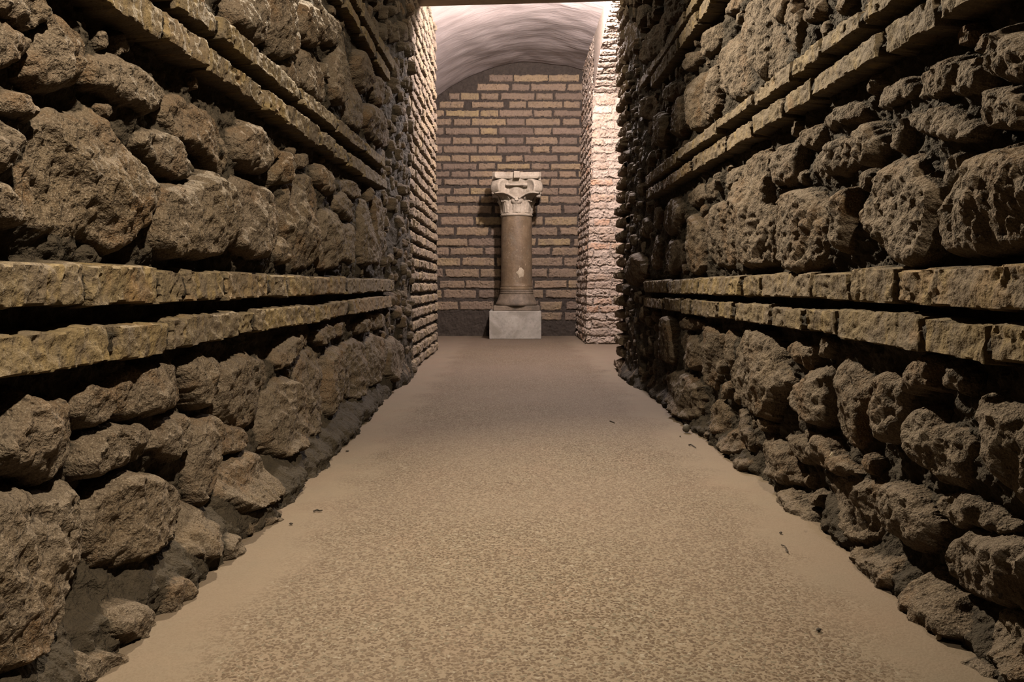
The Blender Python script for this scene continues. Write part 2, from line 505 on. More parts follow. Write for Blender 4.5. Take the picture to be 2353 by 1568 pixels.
LEFT = [
 [(108,115),(115,85),(130,60),(120,30),(140,5),(170,25),(205,65),(228,100),(235,130),(228,160),(210,195),(170,210),(130,195),(110,160)],
 [(-30,-30),(110,-30),(138,0),(122,50),(103,85),(60,62),(20,36),(-10,10)],
 [(-40,30),(0,50),(30,42),(60,72),(105,108),(85,135),(50,150),(10,140),(-40,130)],
 [(30,225),(50,213),(80,212),(105,235),(108,250),(95,272),(60,270),(30,262),(25,243)],
 [(-40,240),(0,245),(25,270),(50,300),(72,330),(60,360),(55,385),(30,400),(-40,400)],
 [(-60,420),(0,415),(60,420),(75,450),(82,490),(86,515),(60,520),(35,508),(10,490),(-60,480)],
 [(118,285),(150,262),(210,258),(260,255),(285,275),(310,320),(345,370),(372,420),(376,450),(365,480),(360,520),(335,560),(300,575),(270,568),(230,548),(160,545),(115,520),(98,480),(95,430),(98,380),(112,340)],
 [(240,140),(262,125),(300,128),(330,145),(370,175),(402,200),(408,225),(395,250),(360,262),(310,240),(290,215),(260,205),(240,175)],
 [(360,300),(385,290),(415,308),(440,335),(455,375),(458,400),(440,408),(405,395),(385,380),(360,355),(348,325)],
 [(415,235),(440,218),(470,232),(510,260),(540,290),(552,330),(556,375),(550,398),(530,395),(505,370),(485,340),(450,330),(430,300),(412,265)],
 [(380,440),(395,425),(440,425),(470,405),(500,402),(525,415),(535,440),(543,480),(545,520),(540,555),(510,580),(470,595),(430,590),(385,580),(375,540),(378,490)],
 [(551,425),(570,408),(595,415),(615,430),(640,440),(655,465),(668,490),(660,530),(655,570),(630,590),(600,592),(560,580),(550,540),(548,480)],
 [(560,310),(575,285),(600,290),(625,310),(655,330),(662,355),(650,380),(625,395),(590,390),(567,375),(560,345)],
 [(652,390),(667,355),(685,360),(698,385),(688,405),(668,425),(648,420)],
 [(670,430),(684,408),(702,395),(735,405),(742,440),(745,480),(747,530),(744,590),(735,615),(700,622),(686,600),(680,550),(672,520),(668,480)],
 [(660,545),(670,540),(680,560),(682,590),(675,610),(658,600),(652,575)],
 [(699,362),(715,353),(728,365),(722,382),(702,382)],
 [(740,380),(755,385),(775,405),(788,420),(785,440),(765,450),(747,430),(738,405)],
 [(750,490),(765,475),(785,490),(798,512),(795,560),(785,610),(765,622),(750,615),(750,560)],
 [(790,448),(805,440),(815,465),(828,490),(830,510),(810,505),(795,490),(785,470)],
 [(801,515),(825,513),(832,540),(833,600),(815,605),(798,595),(797,550)],
 [(795,425),(810,413),(835,430),(840,445),(830,458),(805,443)],
 [(838,460),(850,455),(862,500),(870,550),(866,600),(850,612),(837,600),(835,540)],
 [(866,450),(878,450),(892,490),(895,540),(892,600),(880,615),(872,580),(869,520)],
 # band above
 [(550,-10),(600,-20),(620,20),(632,50),(630,90),(620,108),(600,100),(580,85),(560,60),(550,35)],
 [(642,-20),(690,-20),(692,20),(685,70),(695,110),(680,140),(655,130),(642,90),(636,40)],
 [(697,10),(720,0),(735,30),(752,78),(760,100),(740,105),(715,100),(700,70)],
 [(752,10),(770,30),(785,60),(788,90),(778,110),(764,95),(752,60)],
 [(672,165),(690,125),(720,110),(745,120),(758,160),(764,200),(768,235),(745,228),(715,210),(690,195),(672,185)],
 [(790,70),(802,75),(810,110),(815,140),(800,200),(795,240),(780,235),(770,190),(779,130)],
 [(822,120),(838,115),(850,150),(862,190),(850,215),(838,205),(826,165)],
 [(815,160),(828,172),(838,215),(842,260),(840,300),(820,290),(805,260),(803,210)],
 [(868,178),(880,175),(893,200),(895,230),(885,255),(868,235),(862,205)],
 [(846,245),(860,240),(885,265),(900,290),(905,340),(880,335),(857,310),(846,280)],
 # band below
 [(40,985),(75,930),(85,900),(108,915),(130,940),(170,915),(195,950),(210,985),(203,1030),(185,1065),(150,1100),(110,1100),(60,1085),(30,1060),(30,1010)],
 [(225,900),(245,880),(278,890),(286,930),(272,960),(245,982),(218,970),(208,945)],
 [(295,880),(330,855),(400,838),(430,828),(440,850),(450,895),(452,910),(430,930),(390,950),(340,962),(300,945),(287,915)],
 [(445,835),(475,815),(510,815),(521,840),(515,880),(520,905),(500,930),(477,938),(460,900),(450,865)],
 [(528,860),(545,830),(580,812),(620,815),(640,830),(643,860),(630,895),(622,945),(610,975),(585,985),(555,970),(530,955),(524,905)],
 [(632,895),(650,870),(680,868),(690,900),(698,930),(703,960),(695,1010),(685,1035),(650,1052),(630,1040),(622,990),(627,940)],
 [(658,800),(680,775),(700,780),(708,800),(698,815),(675,840),(652,850),(650,825)],
 [(697,850),(708,818),(735,795),(748,810),(752,850),(750,920),(748,970),(735,1000),(708,1010),(705,960),(706,920),(694,880)],
 [(742,770),(760,745),(778,750),(778,775),(755,795),(744,790)],
 [(760,815),(780,795),(795,810),(795,860),(794,910),(775,950),(757,960),(754,900),(756,850)],
 [(781,745),(805,735),(812,750),(800,770),(781,778)],
 [(801,800),(830,775),(848,790),(850,830),(845,880),(830,918),(805,915),(799,870)],
 [(832,745),(850,732),(860,745),(852,763),(835,768)],
 [(855,775),(875,767),(885,790),(886,830),(875,880),(857,888),(853,840)],
 [(863,740),(880,715),(895,725),(893,750),(875,763)],
 [(893,790),(910,770),(925,790),(925,850),(905,880),(892,870),(889,830)],
 [(243,1180),(277,1110),(330,1083),(385,1097),(420,1115),(432,1145),(425,1185),(415,1215),(385,1250),(330,1285),(275,1300),(252,1280),(240,1240)],
 [(222,1055),(245,1010),(290,985),(340,978),(358,990),(355,1020),(345,1055),(310,1070),(270,1075),(240,1095),(222,1080)],
 [(375,1000),(400,960),(435,945),(450,975),(450,1010),(438,1040),(410,1055),(380,1040)],
 [(462,990),(490,962),(515,957),(518,1000),(508,1050),(498,1110),(480,1165),(458,1155),(453,1090),(457,1040)],
 [(520,1080),(550,1055),(590,1035),(612,1060),(618,1100),(610,1150),(575,1170),(530,1185),(505,1150),(508,1110)],
 [(530,985),(560,978),(588,992),(598,1010),(580,1026),(545,1045),(527,1035)],
 [(-60,1150),(0,1140),(60,1138),(150,1125),(200,1115),(232,1130),(236,1180),(230,1240),(207,1300),(168,1360),(128,1420),(108,1470),(60,1530),(-60,1560)],
 [(400,1240),(432,1190),(445,1150),(470,1170),(480,1210),(460,1270),(430,1300),(405,1290)],
 [(470,1240),(500,1215),(512,1250),(505,1290),(480,1305),(467,1280)],
 [(225,1400),(260,1375),(310,1385),(325,1430),(315,1470),(270,1490),(215,1470)],
 [(335,1340),(370,1310),(400,1330),(405,1390),(380,1420),(340,1440),(330,1400)],
 [(135,1530),(180,1490),(250,1490),(285,1505),(275,1540),(240,1590),(140,1600)],
 [(520,1210),(570,1185),(610,1180),(620,1200),(590,1230),(540,1255)],
]
# course: list of (px0, px1) bricks, then (Y, t_bottom, t_top) at two depths (t relative to eye height)
LEFT_COURSES = [
 ([(-90,194),(198,359),(362,425),(428,515),(518,616),(620,660),(662,713),(715,775),(777,797),(799,905)], (.8, -.028, .022), (3.4, -.026, .021)),
 ([(-90,250),(262,383),(388,545),(548,582),(585,690),(692,722),(724,755),(757,800),(803,902)], (.8, -.105, -.057), (3.4, -.101, -.054)),
 ([(60,210),(215,374),(378,478),(480,606),(608,662),(664,735),(737,770),(772,800),(802,835),(837,886)], (1.2, .388, .436), (3.2, .418, .457)),
 ([(180,300),(305,402),(405,502),(504,580),(582,690),(692,775),(778,838),(842,884)], (1.4, .468, .507), (3.2, .508, .546)),
 ([(480,600),(605,700),(703,790),(792,830),(832,865),(867,895)], (1.8, .925, .97), (3.2, .922, .965)),
 ([(500,640),(643,735),(740,830),(832,870),(872,905)], (1.8, 1.005, 1.046), (3.2, 1.0, 1.043)),
]
RIGHT = [
 [(2135,555),(2132,520),(2128,500),(2140,480),(2160,455),(2185,405),(2195,375),(2230,360),(2280,350),(2310,335),(2353,350),(2420,360),(2440,420),(2420,560),(2353,565),(2320,560),(2265,575),(2240,588),(2200,578),(2150,578)],
 [(1945,490),(1960,460),(1980,410),(2010,385),(2050,355),(2080,352),(2095,390),(2120,415),(2140,445),(2128,480),(2123,520),(2120,555),(2115,590),(2090,612),(2050,610),(2030,590),(2005,560),(1980,540),(1955,522)],
 [(1897,490),(1905,455),(1930,432),(1938,440),(1938,480),(1933,520),(1925,560),(1915,583),(1902,565),(1894,530)],
 [(1778,470),(1790,448),(1825,432),(1870,455),(1883,480),(1891,500),(1886,540),(1880,575),(1870,620),(1830,628),(1790,615),(1775,580),(1773,540),(1785,510)],
 [(1676,470),(1681,440),(1690,400),(1700,360),(1725,348),(1745,350),(1748,400),(1748,460),(1765,500),(1762,550),(1758,600),(1740,615),(1700,612),(1678,590),(1675,550),(1675,510)],
 [(1757,360),(1770,345),(1800,325),(1820,325),(1820,360),(1815,405),(1795,422),(1765,425),(1757,400)],
 [(1840,380),(1855,350),(1880,330),(1897,320),(1920,315),(1942,330),(1940,355),(1925,385),(1900,400),(1855,405),(1842,400)],
 [(1950,330),(1947,310),(1960,290),(1978,275),(1995,300),(2012,325),(2005,345),(1985,370),(1968,380),(1955,360)],
 [(1872,290),(1880,265),(1900,248),(1940,235),(1953,255),(1940,275),(1905,285),(1880,295)],
 [(1990,235),(2000,215),(2030,200),(2065,172),(2072,200),(2072,225),(2040,232),(2010,245),(1992,245)],
 [(2078,175),(2090,165),(2120,150),(2155,145),(2200,125),(2225,160),(2228,195),(2195,205),(2140,218),(2100,230),(2080,228),(2080,200)],
 [(2065,270),(2085,248),(2110,252),(2160,258),(2200,275),(2210,300),(2195,330),(2175,328),(2130,310),(2100,300),(2078,295)],
 [(2225,225),(2240,205),(2280,200),(2310,200),(2340,230),(2343,255),(2335,285),(2320,308),(2295,295),(2260,290),(2220,275),(2230,250)],
 [(2258,80),(2290,62),(2325,90),(2345,120),(2370,140),(2360,180),(2330,180),(2290,190),(2245,170),(2240,150),(2250,120)],
 [(2033,300),(2050,283),(2060,292),(2055,320),(2045,348),(2028,340),(2032,320)],
 [(1822,320),(1830,300),(1850,285),(1866,300),(1860,325),(1840,340),(1825,338)],
 [(1654,420),(1662,395),(1685,380),(1691,395),(1688,420),(1667,432),(1656,430)],
 [(1560,450),(1575,435),(1610,415),(1622,425),(1620,450),(1600,460),(1580,475),(1562,465)],
 [(1606,500),(1614,485),(1640,460),(1670,480),(1671,540),(1668,600),(1650,615),(1622,610),(1608,580),(1604,540)],
 [(1561,505),(1572,490),(1593,505),(1600,530),(1604,580),(1604,620),(1585,635),(1565,620),(1559,570)],
 [(1512,490),(1520,465),(1545,455),(1557,470),(1557,500),(1545,530),(1520,545),(1511,520)],
 [(1513,570),(1525,550),(1548,555),(1554,580),(1550,610),(1530,632),(1513,620)],
 [(1489,550),(1500,537),(1508,550),(1509,600),(1495,622),(1487,600)],
 [(1492,490),(1500,470),(1509,480),(1507,510),(1498,528),(1490,515)],
 [(1470,510),(1478,495),(1487,510),(1486,535),(1475,550),(1467,535)],
 [(1450,600),(1465,575),(1480,600),(1480,640),(1460,665),(1448,640)],
 # band above
 [(1628,150),(1635,115),(1660,85),(1690,92),(1700,120),(1706,160),(1710,200),(1705,225),(1670,228),(1646,215),(1642,180),(1630,165)],
 [(1705,40),(1710,10),(1730,-15),(1752,-10),(1760,40),(1772,80),(1784,120),(1785,150),(1765,180),(1735,185),(1716,160),(1706,110),(1690,70)],
 [(1790,45),(1797,0),(1813,-15),(1821,20),(1820,60),(1815,110),(1805,125),(1795,80)],
 [(1824,20),(1832,-10),(1870,-15),(1875,10),(1865,35),(1840,50),(1826,45)],
 [(1758,0),(1775,-15),(1788,0),(1787,35),(1778,58),(1767,40)],
 [(1655,20),(1670,-10),(1688,-15),(1688,10),(1670,30),(1658,40)],
 [(1600,100),(1612,75),(1632,55),(1637,80),(1630,110),(1620,130),(1602,130)],
 [(1567,190),(1590,165),(1612,170),(1614,210),(1611,280),(1598,300),(1580,300),(1570,260),(1566,220)],
 [(1618,165),(1628,145),(1638,180),(1640,230),(1632,270),(1621,265),(1617,210)],
 [(1560,140),(1580,118),(1592,125),(1588,150),(1570,163),(1560,158)],
 [(1528,245),(1540,225),(1555,215),(1562,250),(1560,310),(1540,315),(1528,300)],
 [(1515,215),(1530,192),(1550,185),(1555,200),(1545,220),(1525,238)],
 [(1495,290),(1510,258),(1523,260),(1525,310),(1515,340),(1498,335)],
 [(1468,240),(1480,218),(1492,225),(1495,260),(1485,280),(1470,270)],
 [(1468,150),(1475,100),(1500,60),(1518,15),(1520,80),(1513,115),(1490,140)],
 [(1523,40),(1530,0),(1545,-10),(1560,0),(1555,30),(1535,60)],
 [(1430,100),(1440,60),(1465,40),(1470,80),(1455,130),(1435,150)],
 # band below
 [(1678,800),(1695,760),(1720,758),(1755,775),(1770,800),(1782,840),(1800,870),(1806,890),(1785,900),(1772,930),(1760,965),(1735,962),(1690,925),(1670,890),(1668,860)],
 [(1790,800),(1800,785),(1825,795),(1845,790),(1850,805),(1845,835),(1840,856),(1825,840),(1805,825)],
 [(1650,770),(1656,750),(1667,765),(1670,800),(1665,850),(1659,853),(1652,820)],
 [(1602,770),(1612,748),(1630,757),(1635,800),(1637,850),(1630,900),(1612,890),(1604,830)],
 [(1546,780),(1554,760),(1575,778),(1597,782),(1599,810),(1594,850),(1580,855),(1563,830)],
 [(1503,755),(1520,730),(1535,728),(1540,770),(1541,838),(1525,835),(1505,800)],
 [(1543,740),(1560,728),(1588,735),(1592,750),(1570,758),(1546,752)],
 [(1522,862),(1545,850),(1590,872),(1600,905),(1604,950),(1590,968),(1560,958),(1530,920)],
 [(1795,930),(1800,905),(1820,880),(1850,850),(1882,842),(1888,880),(1886,930),(1880,985),(1850,978),(1830,955),(1810,925)],
 [(1893,840),(1903,812),(1920,828),(1940,857),(1966,882),(1970,905),(1958,950),(1953,1000),(1948,1030),(1920,1030),(1895,1000),(1890,930)],
 [(1974,920),(1985,882),(2000,860),(2040,865),(2060,880),(2056,930),(2053,980),(2040,1018),(2012,1018),(1987,1000),(1977,960)],
 [(2064,950),(2085,945),(2118,942),(2135,985),(2180,995),(2200,1012),(2200,1050),(2208,1105),(2180,1120),(2140,1110),(2100,1075),(2070,1040),(2060,1000)],
 [(2063,870),(2072,845),(2090,825),(2112,822),(2122,840),(2130,880),(2135,895),(2090,900),(2070,898)],
 [(2147,870),(2158,840),(2175,850),(2190,890),(2185,905),(2150,890)],
 [(2222,930),(2240,895),(2262,935),(2300,935),(2353,960),(2420,980),(2430,1250),(2380,1240),(2330,1200),(2290,1130),(2255,1070),(2240,1000),(2228,960)],
 [(1723,968),(1735,960),(1752,970),(1748,995),(1735,990)],
 [(1733,1020),(1750,1003),(1768,1008),(1793,1033),(1803,1062),(1816,1095),(1816,1118),(1790,1110),(1755,1095),(1740,1060)],
 [(1846,1035),(1854,1004),(1882,1002),(1895,1040),(1925,1060),(1950,1078),(1940,1092),(1900,1085),(1870,1072),(1852,1055)],
 [(1772,1000),(1800,1000),(1828,1015),(1842,1045),(1838,1072),(1815,1052),(1792,1025)],
 [(1872,1092),(1930,1097),(1985,1104),(2000,1122),(2003,1160),(2003,1200),(1995,1240),(1960,1258),(1930,1230),(1900,1180),(1880,1140)],
 [(2010,1150),(2018,1115),(2060,1112),(2090,1140),(2128,1180),(2140,1210),(2130,1240),(2110,1260),(2070,1265),(2030,1230),(2012,1190)],
 [(2110,1150),(2150,1135),(2190,1132),(2220,1162),(2270,1190),(2290,1212),(2270,1228),(2220,1208),(2170,1212),(2140,1195)],
 [(2147,1270),(2160,1240),(2220,1222),(2290,1238),(2340,1258),(2420,1300),(2420,1420),(2353,1420),(2290,1395),(2230,1388),(2180,1350),(2152,1310)],
 [(1950,1245),(1975,1264),(2010,1284),(2050,1275),(2060,1310),(2070,1350),(2050,1370),(2010,1350),(1975,1310)],
 [(2080,1340),(2100,1300),(2130,1312),(2160,1352),(2190,1392),(2215,1440),(2225,1475),(2190,1480),(2140,1460),(2100,1420),(2082,1380)],
 [(2250,1405),(2280,1405),(2320,1432),(2360,1470),(2400,1530),(2380,1590),(2312,1555),(2272,1500),(2252,1450)],
 [(2240,1512),(2268,1508),(2306,1560),(2325,1600),(2270,1600),(2240,1560)],
 [(1645,1000),(1680,985),(1700,1010),(1700,1045),(1670,1050),(1650,1035)],
 [(1690,1058),(1715,1053),(1720,1090),(1695,1085)],
 [(1765,1130),(1800,1122),(1830,1150),(1860,1200),(1850,1220),(1810,1190),(1775,1165)],
 [(1610,935),(1640,912),(1653,950),(1657,992),(1640,1005),(1620,980)],
 [(1670,935),(1690,942),(1708,990),(1718,1030),(1706,1040),(1682,985)],
]
RIGHT_COURSES = [
 ([(1482,1531),(1533,1604),(1606,1704),(1706,1749),(1751,1869),(1871,1956),(1958,2062),(2066,2420)], (.9, -.026, .023), (3.4, -.027, .02)),
 ([(1480,1522),(1524,1563),(1565,1585),(1588,1648),(1650,1683),(1687,1773),(1776,1845),(1850,1923),(1926,2120),(2127,2272),(2276,2420)], (.9, -.097, -.05), (3.4, -.102, -.057)),
 ([(1487,1520),(1522,1590),(1592,1667),(1669,1730),(1732,1800),(1803,1866),(1870,2027),(2032,2155),(2161,2330)], (1.2, .388, .427), (3.4, .394, .436)),
 ([(1483,1560),(1562,1650),(1652,1732),(1734,1820),(1822,1890),(1892,1977),(1980,2090),(2095,2200)], (1.2, .46, .495), (3.4, .468, .503)),
 ([(1495,1560),(1562,1605),(1607,1640),(1642,1700),(1705,1780)], (1.8, .868, .912), (3.4, .884, .925)),
 ([(1473,1530),(1532,1575),(1577,1620),(1622,1680),(1685,1740)], (1.8, .945, .982), (3.4, .95, .988)),
]


def ngon(c, ru, rv, r, n=None):
    n = n or r.randint(6, 9)
    a0 = r.uniform(0, 6.28)
    return [(c[0] + ru * r.uniform(.75, 1.08) * math.cos(a0 + 2 * math.pi * k / n), c[1] + rv * r.uniform(.75, 1.08) * math.sin(a0 + 2 * math.pi * k / n)) for k in range(n)]


def corridor_wall(side, sign, X, stones, courses, Y0, Y1, seed):
    r = random.Random(seed)
    items = []
    for p in stones:
        q = chaikin([on_wall(x, y, sign * X) for x, y in p], 1)
        items.append(dict(poly=q, kind='stone', rnd=r.random(), part='stone'))
    nst = len(items)
    bands = []
    for ci, (spans, a, b) in enumerate(courses):
        def lo_hi(Y):
            t = (Y - a[0]) / (b[0] - a[0]); t = min(1.15, max(-.2, t))
            return CAMZ + a[1] + (b[1] - a[1]) * t, CAMZ + a[2] + (b[2] - a[2]) * t
        for x0, x1 in ((min(a_[0] for a_ in spans), max(a_[1] for a_ in spans)),):
            ya, yb = sorted(abs(X / (x - CX)) * F * 1.0 for x in (x0, x1))
            la, ha = lo_hi(ya); lb, hb = lo_hi(yb)
            items.append(dict(poly=[(ya, la + .004), (yb, lb + .004), (yb, hb - .004), (ya, ha - .004)], kind='joint', rnd=.5, part=('course', ci), H=BED - .0025, warp=.5))
        for x0, x1 in spans:
            ya, yb = sorted(abs(X * 1.0 / (x - CX)) * (F * CP) for x in (x0, x1))
            # depth along the ray at the row of the course
            mid = .5 * (lo_hi(.5 * (ya + yb))[0] + lo_hi(.5 * (ya + yb))[1]) - CAMZ
            def dep(x):
                k = X / abs(x - CX)
                yc = (mid / k + F * SP) / CP
                return (F * CP + yc * SP) * k
            ya, yb = sorted((dep(x0), dep(x1)))
            ya += .0045; yb -= .0045
            la, ha = lo_hi(ya); lb, hb = lo_hi(yb)
            dz0 = r.uniform(-.0035, .0035); dz1 = r.uniform(-.0035, .0035)
            dz0 -= .0025; dz1 += .0025
            la += dz0; lb += dz0; ha += dz1; hb += dz1
            j = lambda: r.uniform(-.003, .003)
            q = [(ya, la + j()), (.5 * (ya + yb), .5 * (la + lb) + j()), (yb, lb + j()), (yb, hb + j()), (.5 * (ya + yb), .5 * (ha + hb) + j()), (ya, ha + j())]
            items.append(dict(poly=q, kind='brick', rnd=r.random(), part=('course', ci), H=BED + r.uniform(.0005, .0065), edge=.0035, warp=.45, rough=.8))
        for Yq in np.linspace(Y0, Y1, 12):
            bands.append((Yq, *lo_hi(Yq)))
    # small packing stones wherever the bed is still bare
    tot = [it['poly'] for it in items]
    gu = np.arange(Y0, Y1, .012); gv = np.arange(.02, 2.3, .012)
    GU, GV = np.meshgrid(gu, gv)
    D = np.full(GU.shape, 9.0)
    for p in tot:
        D = np.minimum(D, -sdf(p, GU, GV))
    # keep fill stones off the course levels out of sight
    for Yq, lo, hi in bands:
        pass
    for tr in range(1500):
        iu = r.randrange(len(gu)); iv = r.randrange(len(gv))
        d = D[iv, iu]
        zc = gv[iv]
        big = .075 if (zc > 1.62 or gu[iu] < .85) else .045
        if tr > 900: big *= .6
        if d < .02: continue
        if sign < 0 and zc < .14 and gu[iu] > 1.05: continue
        rad = min(d * 1.02 - .004, big * r.uniform(.55, 1.1))
        if rad < .015: continue
        q = ngon((gu[iu], zc), rad * r.uniform(.8, 1.2), rad, r)
        items.append(dict(poly=chaikin(q, 1), kind='fill', rnd=r.random(), part=None, H=(.055 if big > .07 else min(.046, .014 + rad * r.uniform(.4, .9)) if zc > .16 else .024)))
        u0 = np.abs(gu - gu[iu]) < rad * 1.3 + .12; v0 = np.abs(gv - zc) < rad * 1.3 + .12
        ix = np.ix_(v0, u0)
        D[ix] = np.minimum(D[ix], -sdf(q, GU[ix], GV[ix]))
    for tr in range(420):
        iu = r.randrange(int((Y1 - .72 - Y0) / .012), len(gu)); iv = r.randrange(len(gv))
        d = D[iv, iu]
        if d < .012: continue
        rad = min(d * 1.1, .10 * r.uniform(.6, 1.1))
        if rad < .034: continue
        q = ngon((gu[iu], gv[iv]), rad * r.uniform(.8, 1.1), rad * r.uniform(1.0, 1.5), r)
        items.append(dict(poly=chaikin(q, 1), kind='fill', rnd=r.random(), part=None, H=r.uniform(.018, .03)))
        u0 = np.abs(gu - gu[iu]) < rad * 1.3 + .12; v0 = np.abs(gv - gv[iv]) < rad * 1.3 + .12
        ix = np.ix_(v0, u0)
        D[ix] = np.minimum(D[ix], -sdf(q, GU[ix], GV[ix]))
    # grid
    us = [Y0]
    while us[-1] < Y1:
        us.append(us[-1] + min(.006, max(.0023, .0027 * us[-1])))
    us = np.array(us)
    vs = np.concatenate([np.arange(-.02, 1.75, .0031), np.arange(1.75, 2.46, .006)])
    U, V = np.meshgrid(us, vs)
    if sign < 0:
        A = np.interp(U, [0, 1.0, 1.6, 2.4, 3.4, 4.2], [.042, .056, .08, .073, .033, .018])
        zt = .115 + fbm2(U, V * 0, .25, 3, 5) * .03
        skirt = A * smooth(1.0, .25, V / zt) - 0.0
    else:
        A = np.interp(U, [0, 1.0, 1.6, 2.4, 3.4, 4.4], [.038, .043, .018, .038, .038, .038])
        zt = .07 + fbm2(U, V * 0, .2, 3, 6) * .03
        skirt = A * smooth(1.0, .2, V / zt)
    skirt = skirt + .032 * smooth(Y1 - .62, Y1 - .4, U + fbm2(U, V, .15, 2, 8) * .06)
    # mortar stands fuller between the stones, raked out deep next to the courses
    bedf = .017 * smooth(-.45, .35, fbm2(U, V, .16, 3, seed + 60))
    for (spans, a, b) in courses:
        tt = (U - a[0]) / (b[0] - a[0])
        lo = CAMZ + a[1] + (b[1] - a[1]) * tt; hi = CAMZ + a[2] + (b[2] - a[2]) * tt
        dd = np.maximum(lo - V, V - hi)
        bedf = bedf * np.clip(np.where(V < lo, .5 + .5 * smooth(.03, .075, dd), .6 + .4 * smooth(.0, .025, dd)), 0, 1)
    H, ID, M, R = field(U, V, items, seed, mort=skirt, bed=bedf)
    P = np.stack([sign * (X + BED - H), U, V], -1)
    cid = ID[:-1, :-1]
    cid = np.maximum(cid, np.maximum(ID[1:, :-1], np.maximum(ID[:-1, 1:], ID[1:, 1:])))
    attrs = dict(mask=M, rnd=R)
    part_of = np.full(len(items) + 1, -1)
    for i, it in enumerate(items):
        if it['part'] == 'stone': part_of[i] = i
        elif it['part']: part_of[i] = 10000 + it['part'][1]
    pc = part_of[cid]
    sk = None
    if sign < 0:
        Vc = V[:-1, :-1]; Uc = U[:-1, :-1]
        sk = (pc < 0) & (Vc < zt[:-1, :-1] * .98) & (Uc > 1.15)
        pc = np.where(sk, -2, pc)
    wall = emit('wall_' + side, P, pc == -1, M_RUB, None, attrs)
    for i in range(nst):
        emit('stone', P, pc == i, M_RUB, wall, attrs)
    for ci in range(len(courses)):
        emit('brick_course', P, pc == 10000 + ci, M_CRS, wall, attrs)
    if sk is not None:
        b = emit('baseboard_' + side, P, pc == -2, M_RUB, None, attrs)
        b['kind'] = 'structure'
        tag(b, 'sloping grey mortar fillet along the foot of the left rubble wall', 'mortar skirting')
    # solid core behind the facing, and the stretch behind the camera
    xi, xo = sign * (X + BED + .03), sign * (X + BED + .40)
    v, f = box_vf(min(xi, xo), max(xi, xo), Y0 - .02, Y1, -.02, 2.46)
    mesh_obj('core', v, f, M_CORE, wall, False)
    xi = sign * (X + .01)
    v, f = box_vf(min(xi, xo), max(xi, xo), -1.5, Y0, -.02, 2.46)
    mesh_obj('core', v, f, M_CORE, wall, False)
    return wall


wl = corridor_wall('left', -1, XL, LEFT, LEFT_COURSES, .5, 4.12, 101)
tag(wl, 'rough brown rubble wall with twin brick courses, left of the corridor', 'wall', kind='structure')
wr = corridor_wall('right', 1, XR, RIGHT, RIGHT_COURSES, .5, 4.06, 202)
tag(wr, 'rough brown rubble wall with twin brick courses, right of the corridor', 'wall', kind='structure')


# ------------------------------------------------------------------ bonded brick panels
def rows_random(u0, u1, v0, v1, pitch, bh, lens, r, gap=.012):
    out = []
    v = v0; k = 0
    while v < v1:
        u = u0 - r.uniform(0, lens[0])
        k += 1
        i = 0
        while u < u1:
            L = lens[(i + k) % len(lens)] * r.uniform(.88, 1.1)
            out.append((u, u + L - gap * r.uniform(.5, 1.3), v + (pitch - bh) * .5 + r.uniform(-.002, .002), v + (pitch + bh) * .5 + r.uniform(-.003, .003)))
            u += L; i += 1
        v += pitch
    return out


def brick_panel(name, rects, u0, u1, v0, v1, step, frame, mat, seed, H=.012, edge=.006, warp=.6, rough=1.0, parent=None, clip=None, amp=.5):
    r = random.Random(seed)
    items = []
    for (a, b, c, d) in rects:
        if b < u0 or a > u1: continue
        j = lambda: r.uniform(-.003, .003)
        items.append(dict(poly=[(a + j(), c + j()), (b + j(), c + j()), (b + j(), d + j()), (a + j(), d + j())], kind='brick', rnd=r.random(), part=None, H=H * r.uniform(.7, 1.2), edge=edge, warp=warp, rough=rough))
    us = np.arange(u0, u1 + step, step); vs = np.arange(v0, v1 + step, step)
    U, V = np.meshgrid(us, vs)
    Hh, ID, M, R = field(U, V, items, seed, noise_amp=amp)
    P = frame(U, V, Hh)
    cells = np.ones((len(vs) - 1, len(us) - 1), bool)
    if clip is not None:
        cells = clip(U[:-1, :-1], V[:-1, :-1])
    return emit(name, P, cells, mat, parent, dict(mask=M, rnd=R))


YE = 7.25
CVX, RV, ZAP = .213, 1.535, CAMZ + 2.12


def vault_z(x):
    return ZAP - (RV - math.sqrt(max(0, RV * RV - (x - CVX) ** 2)))


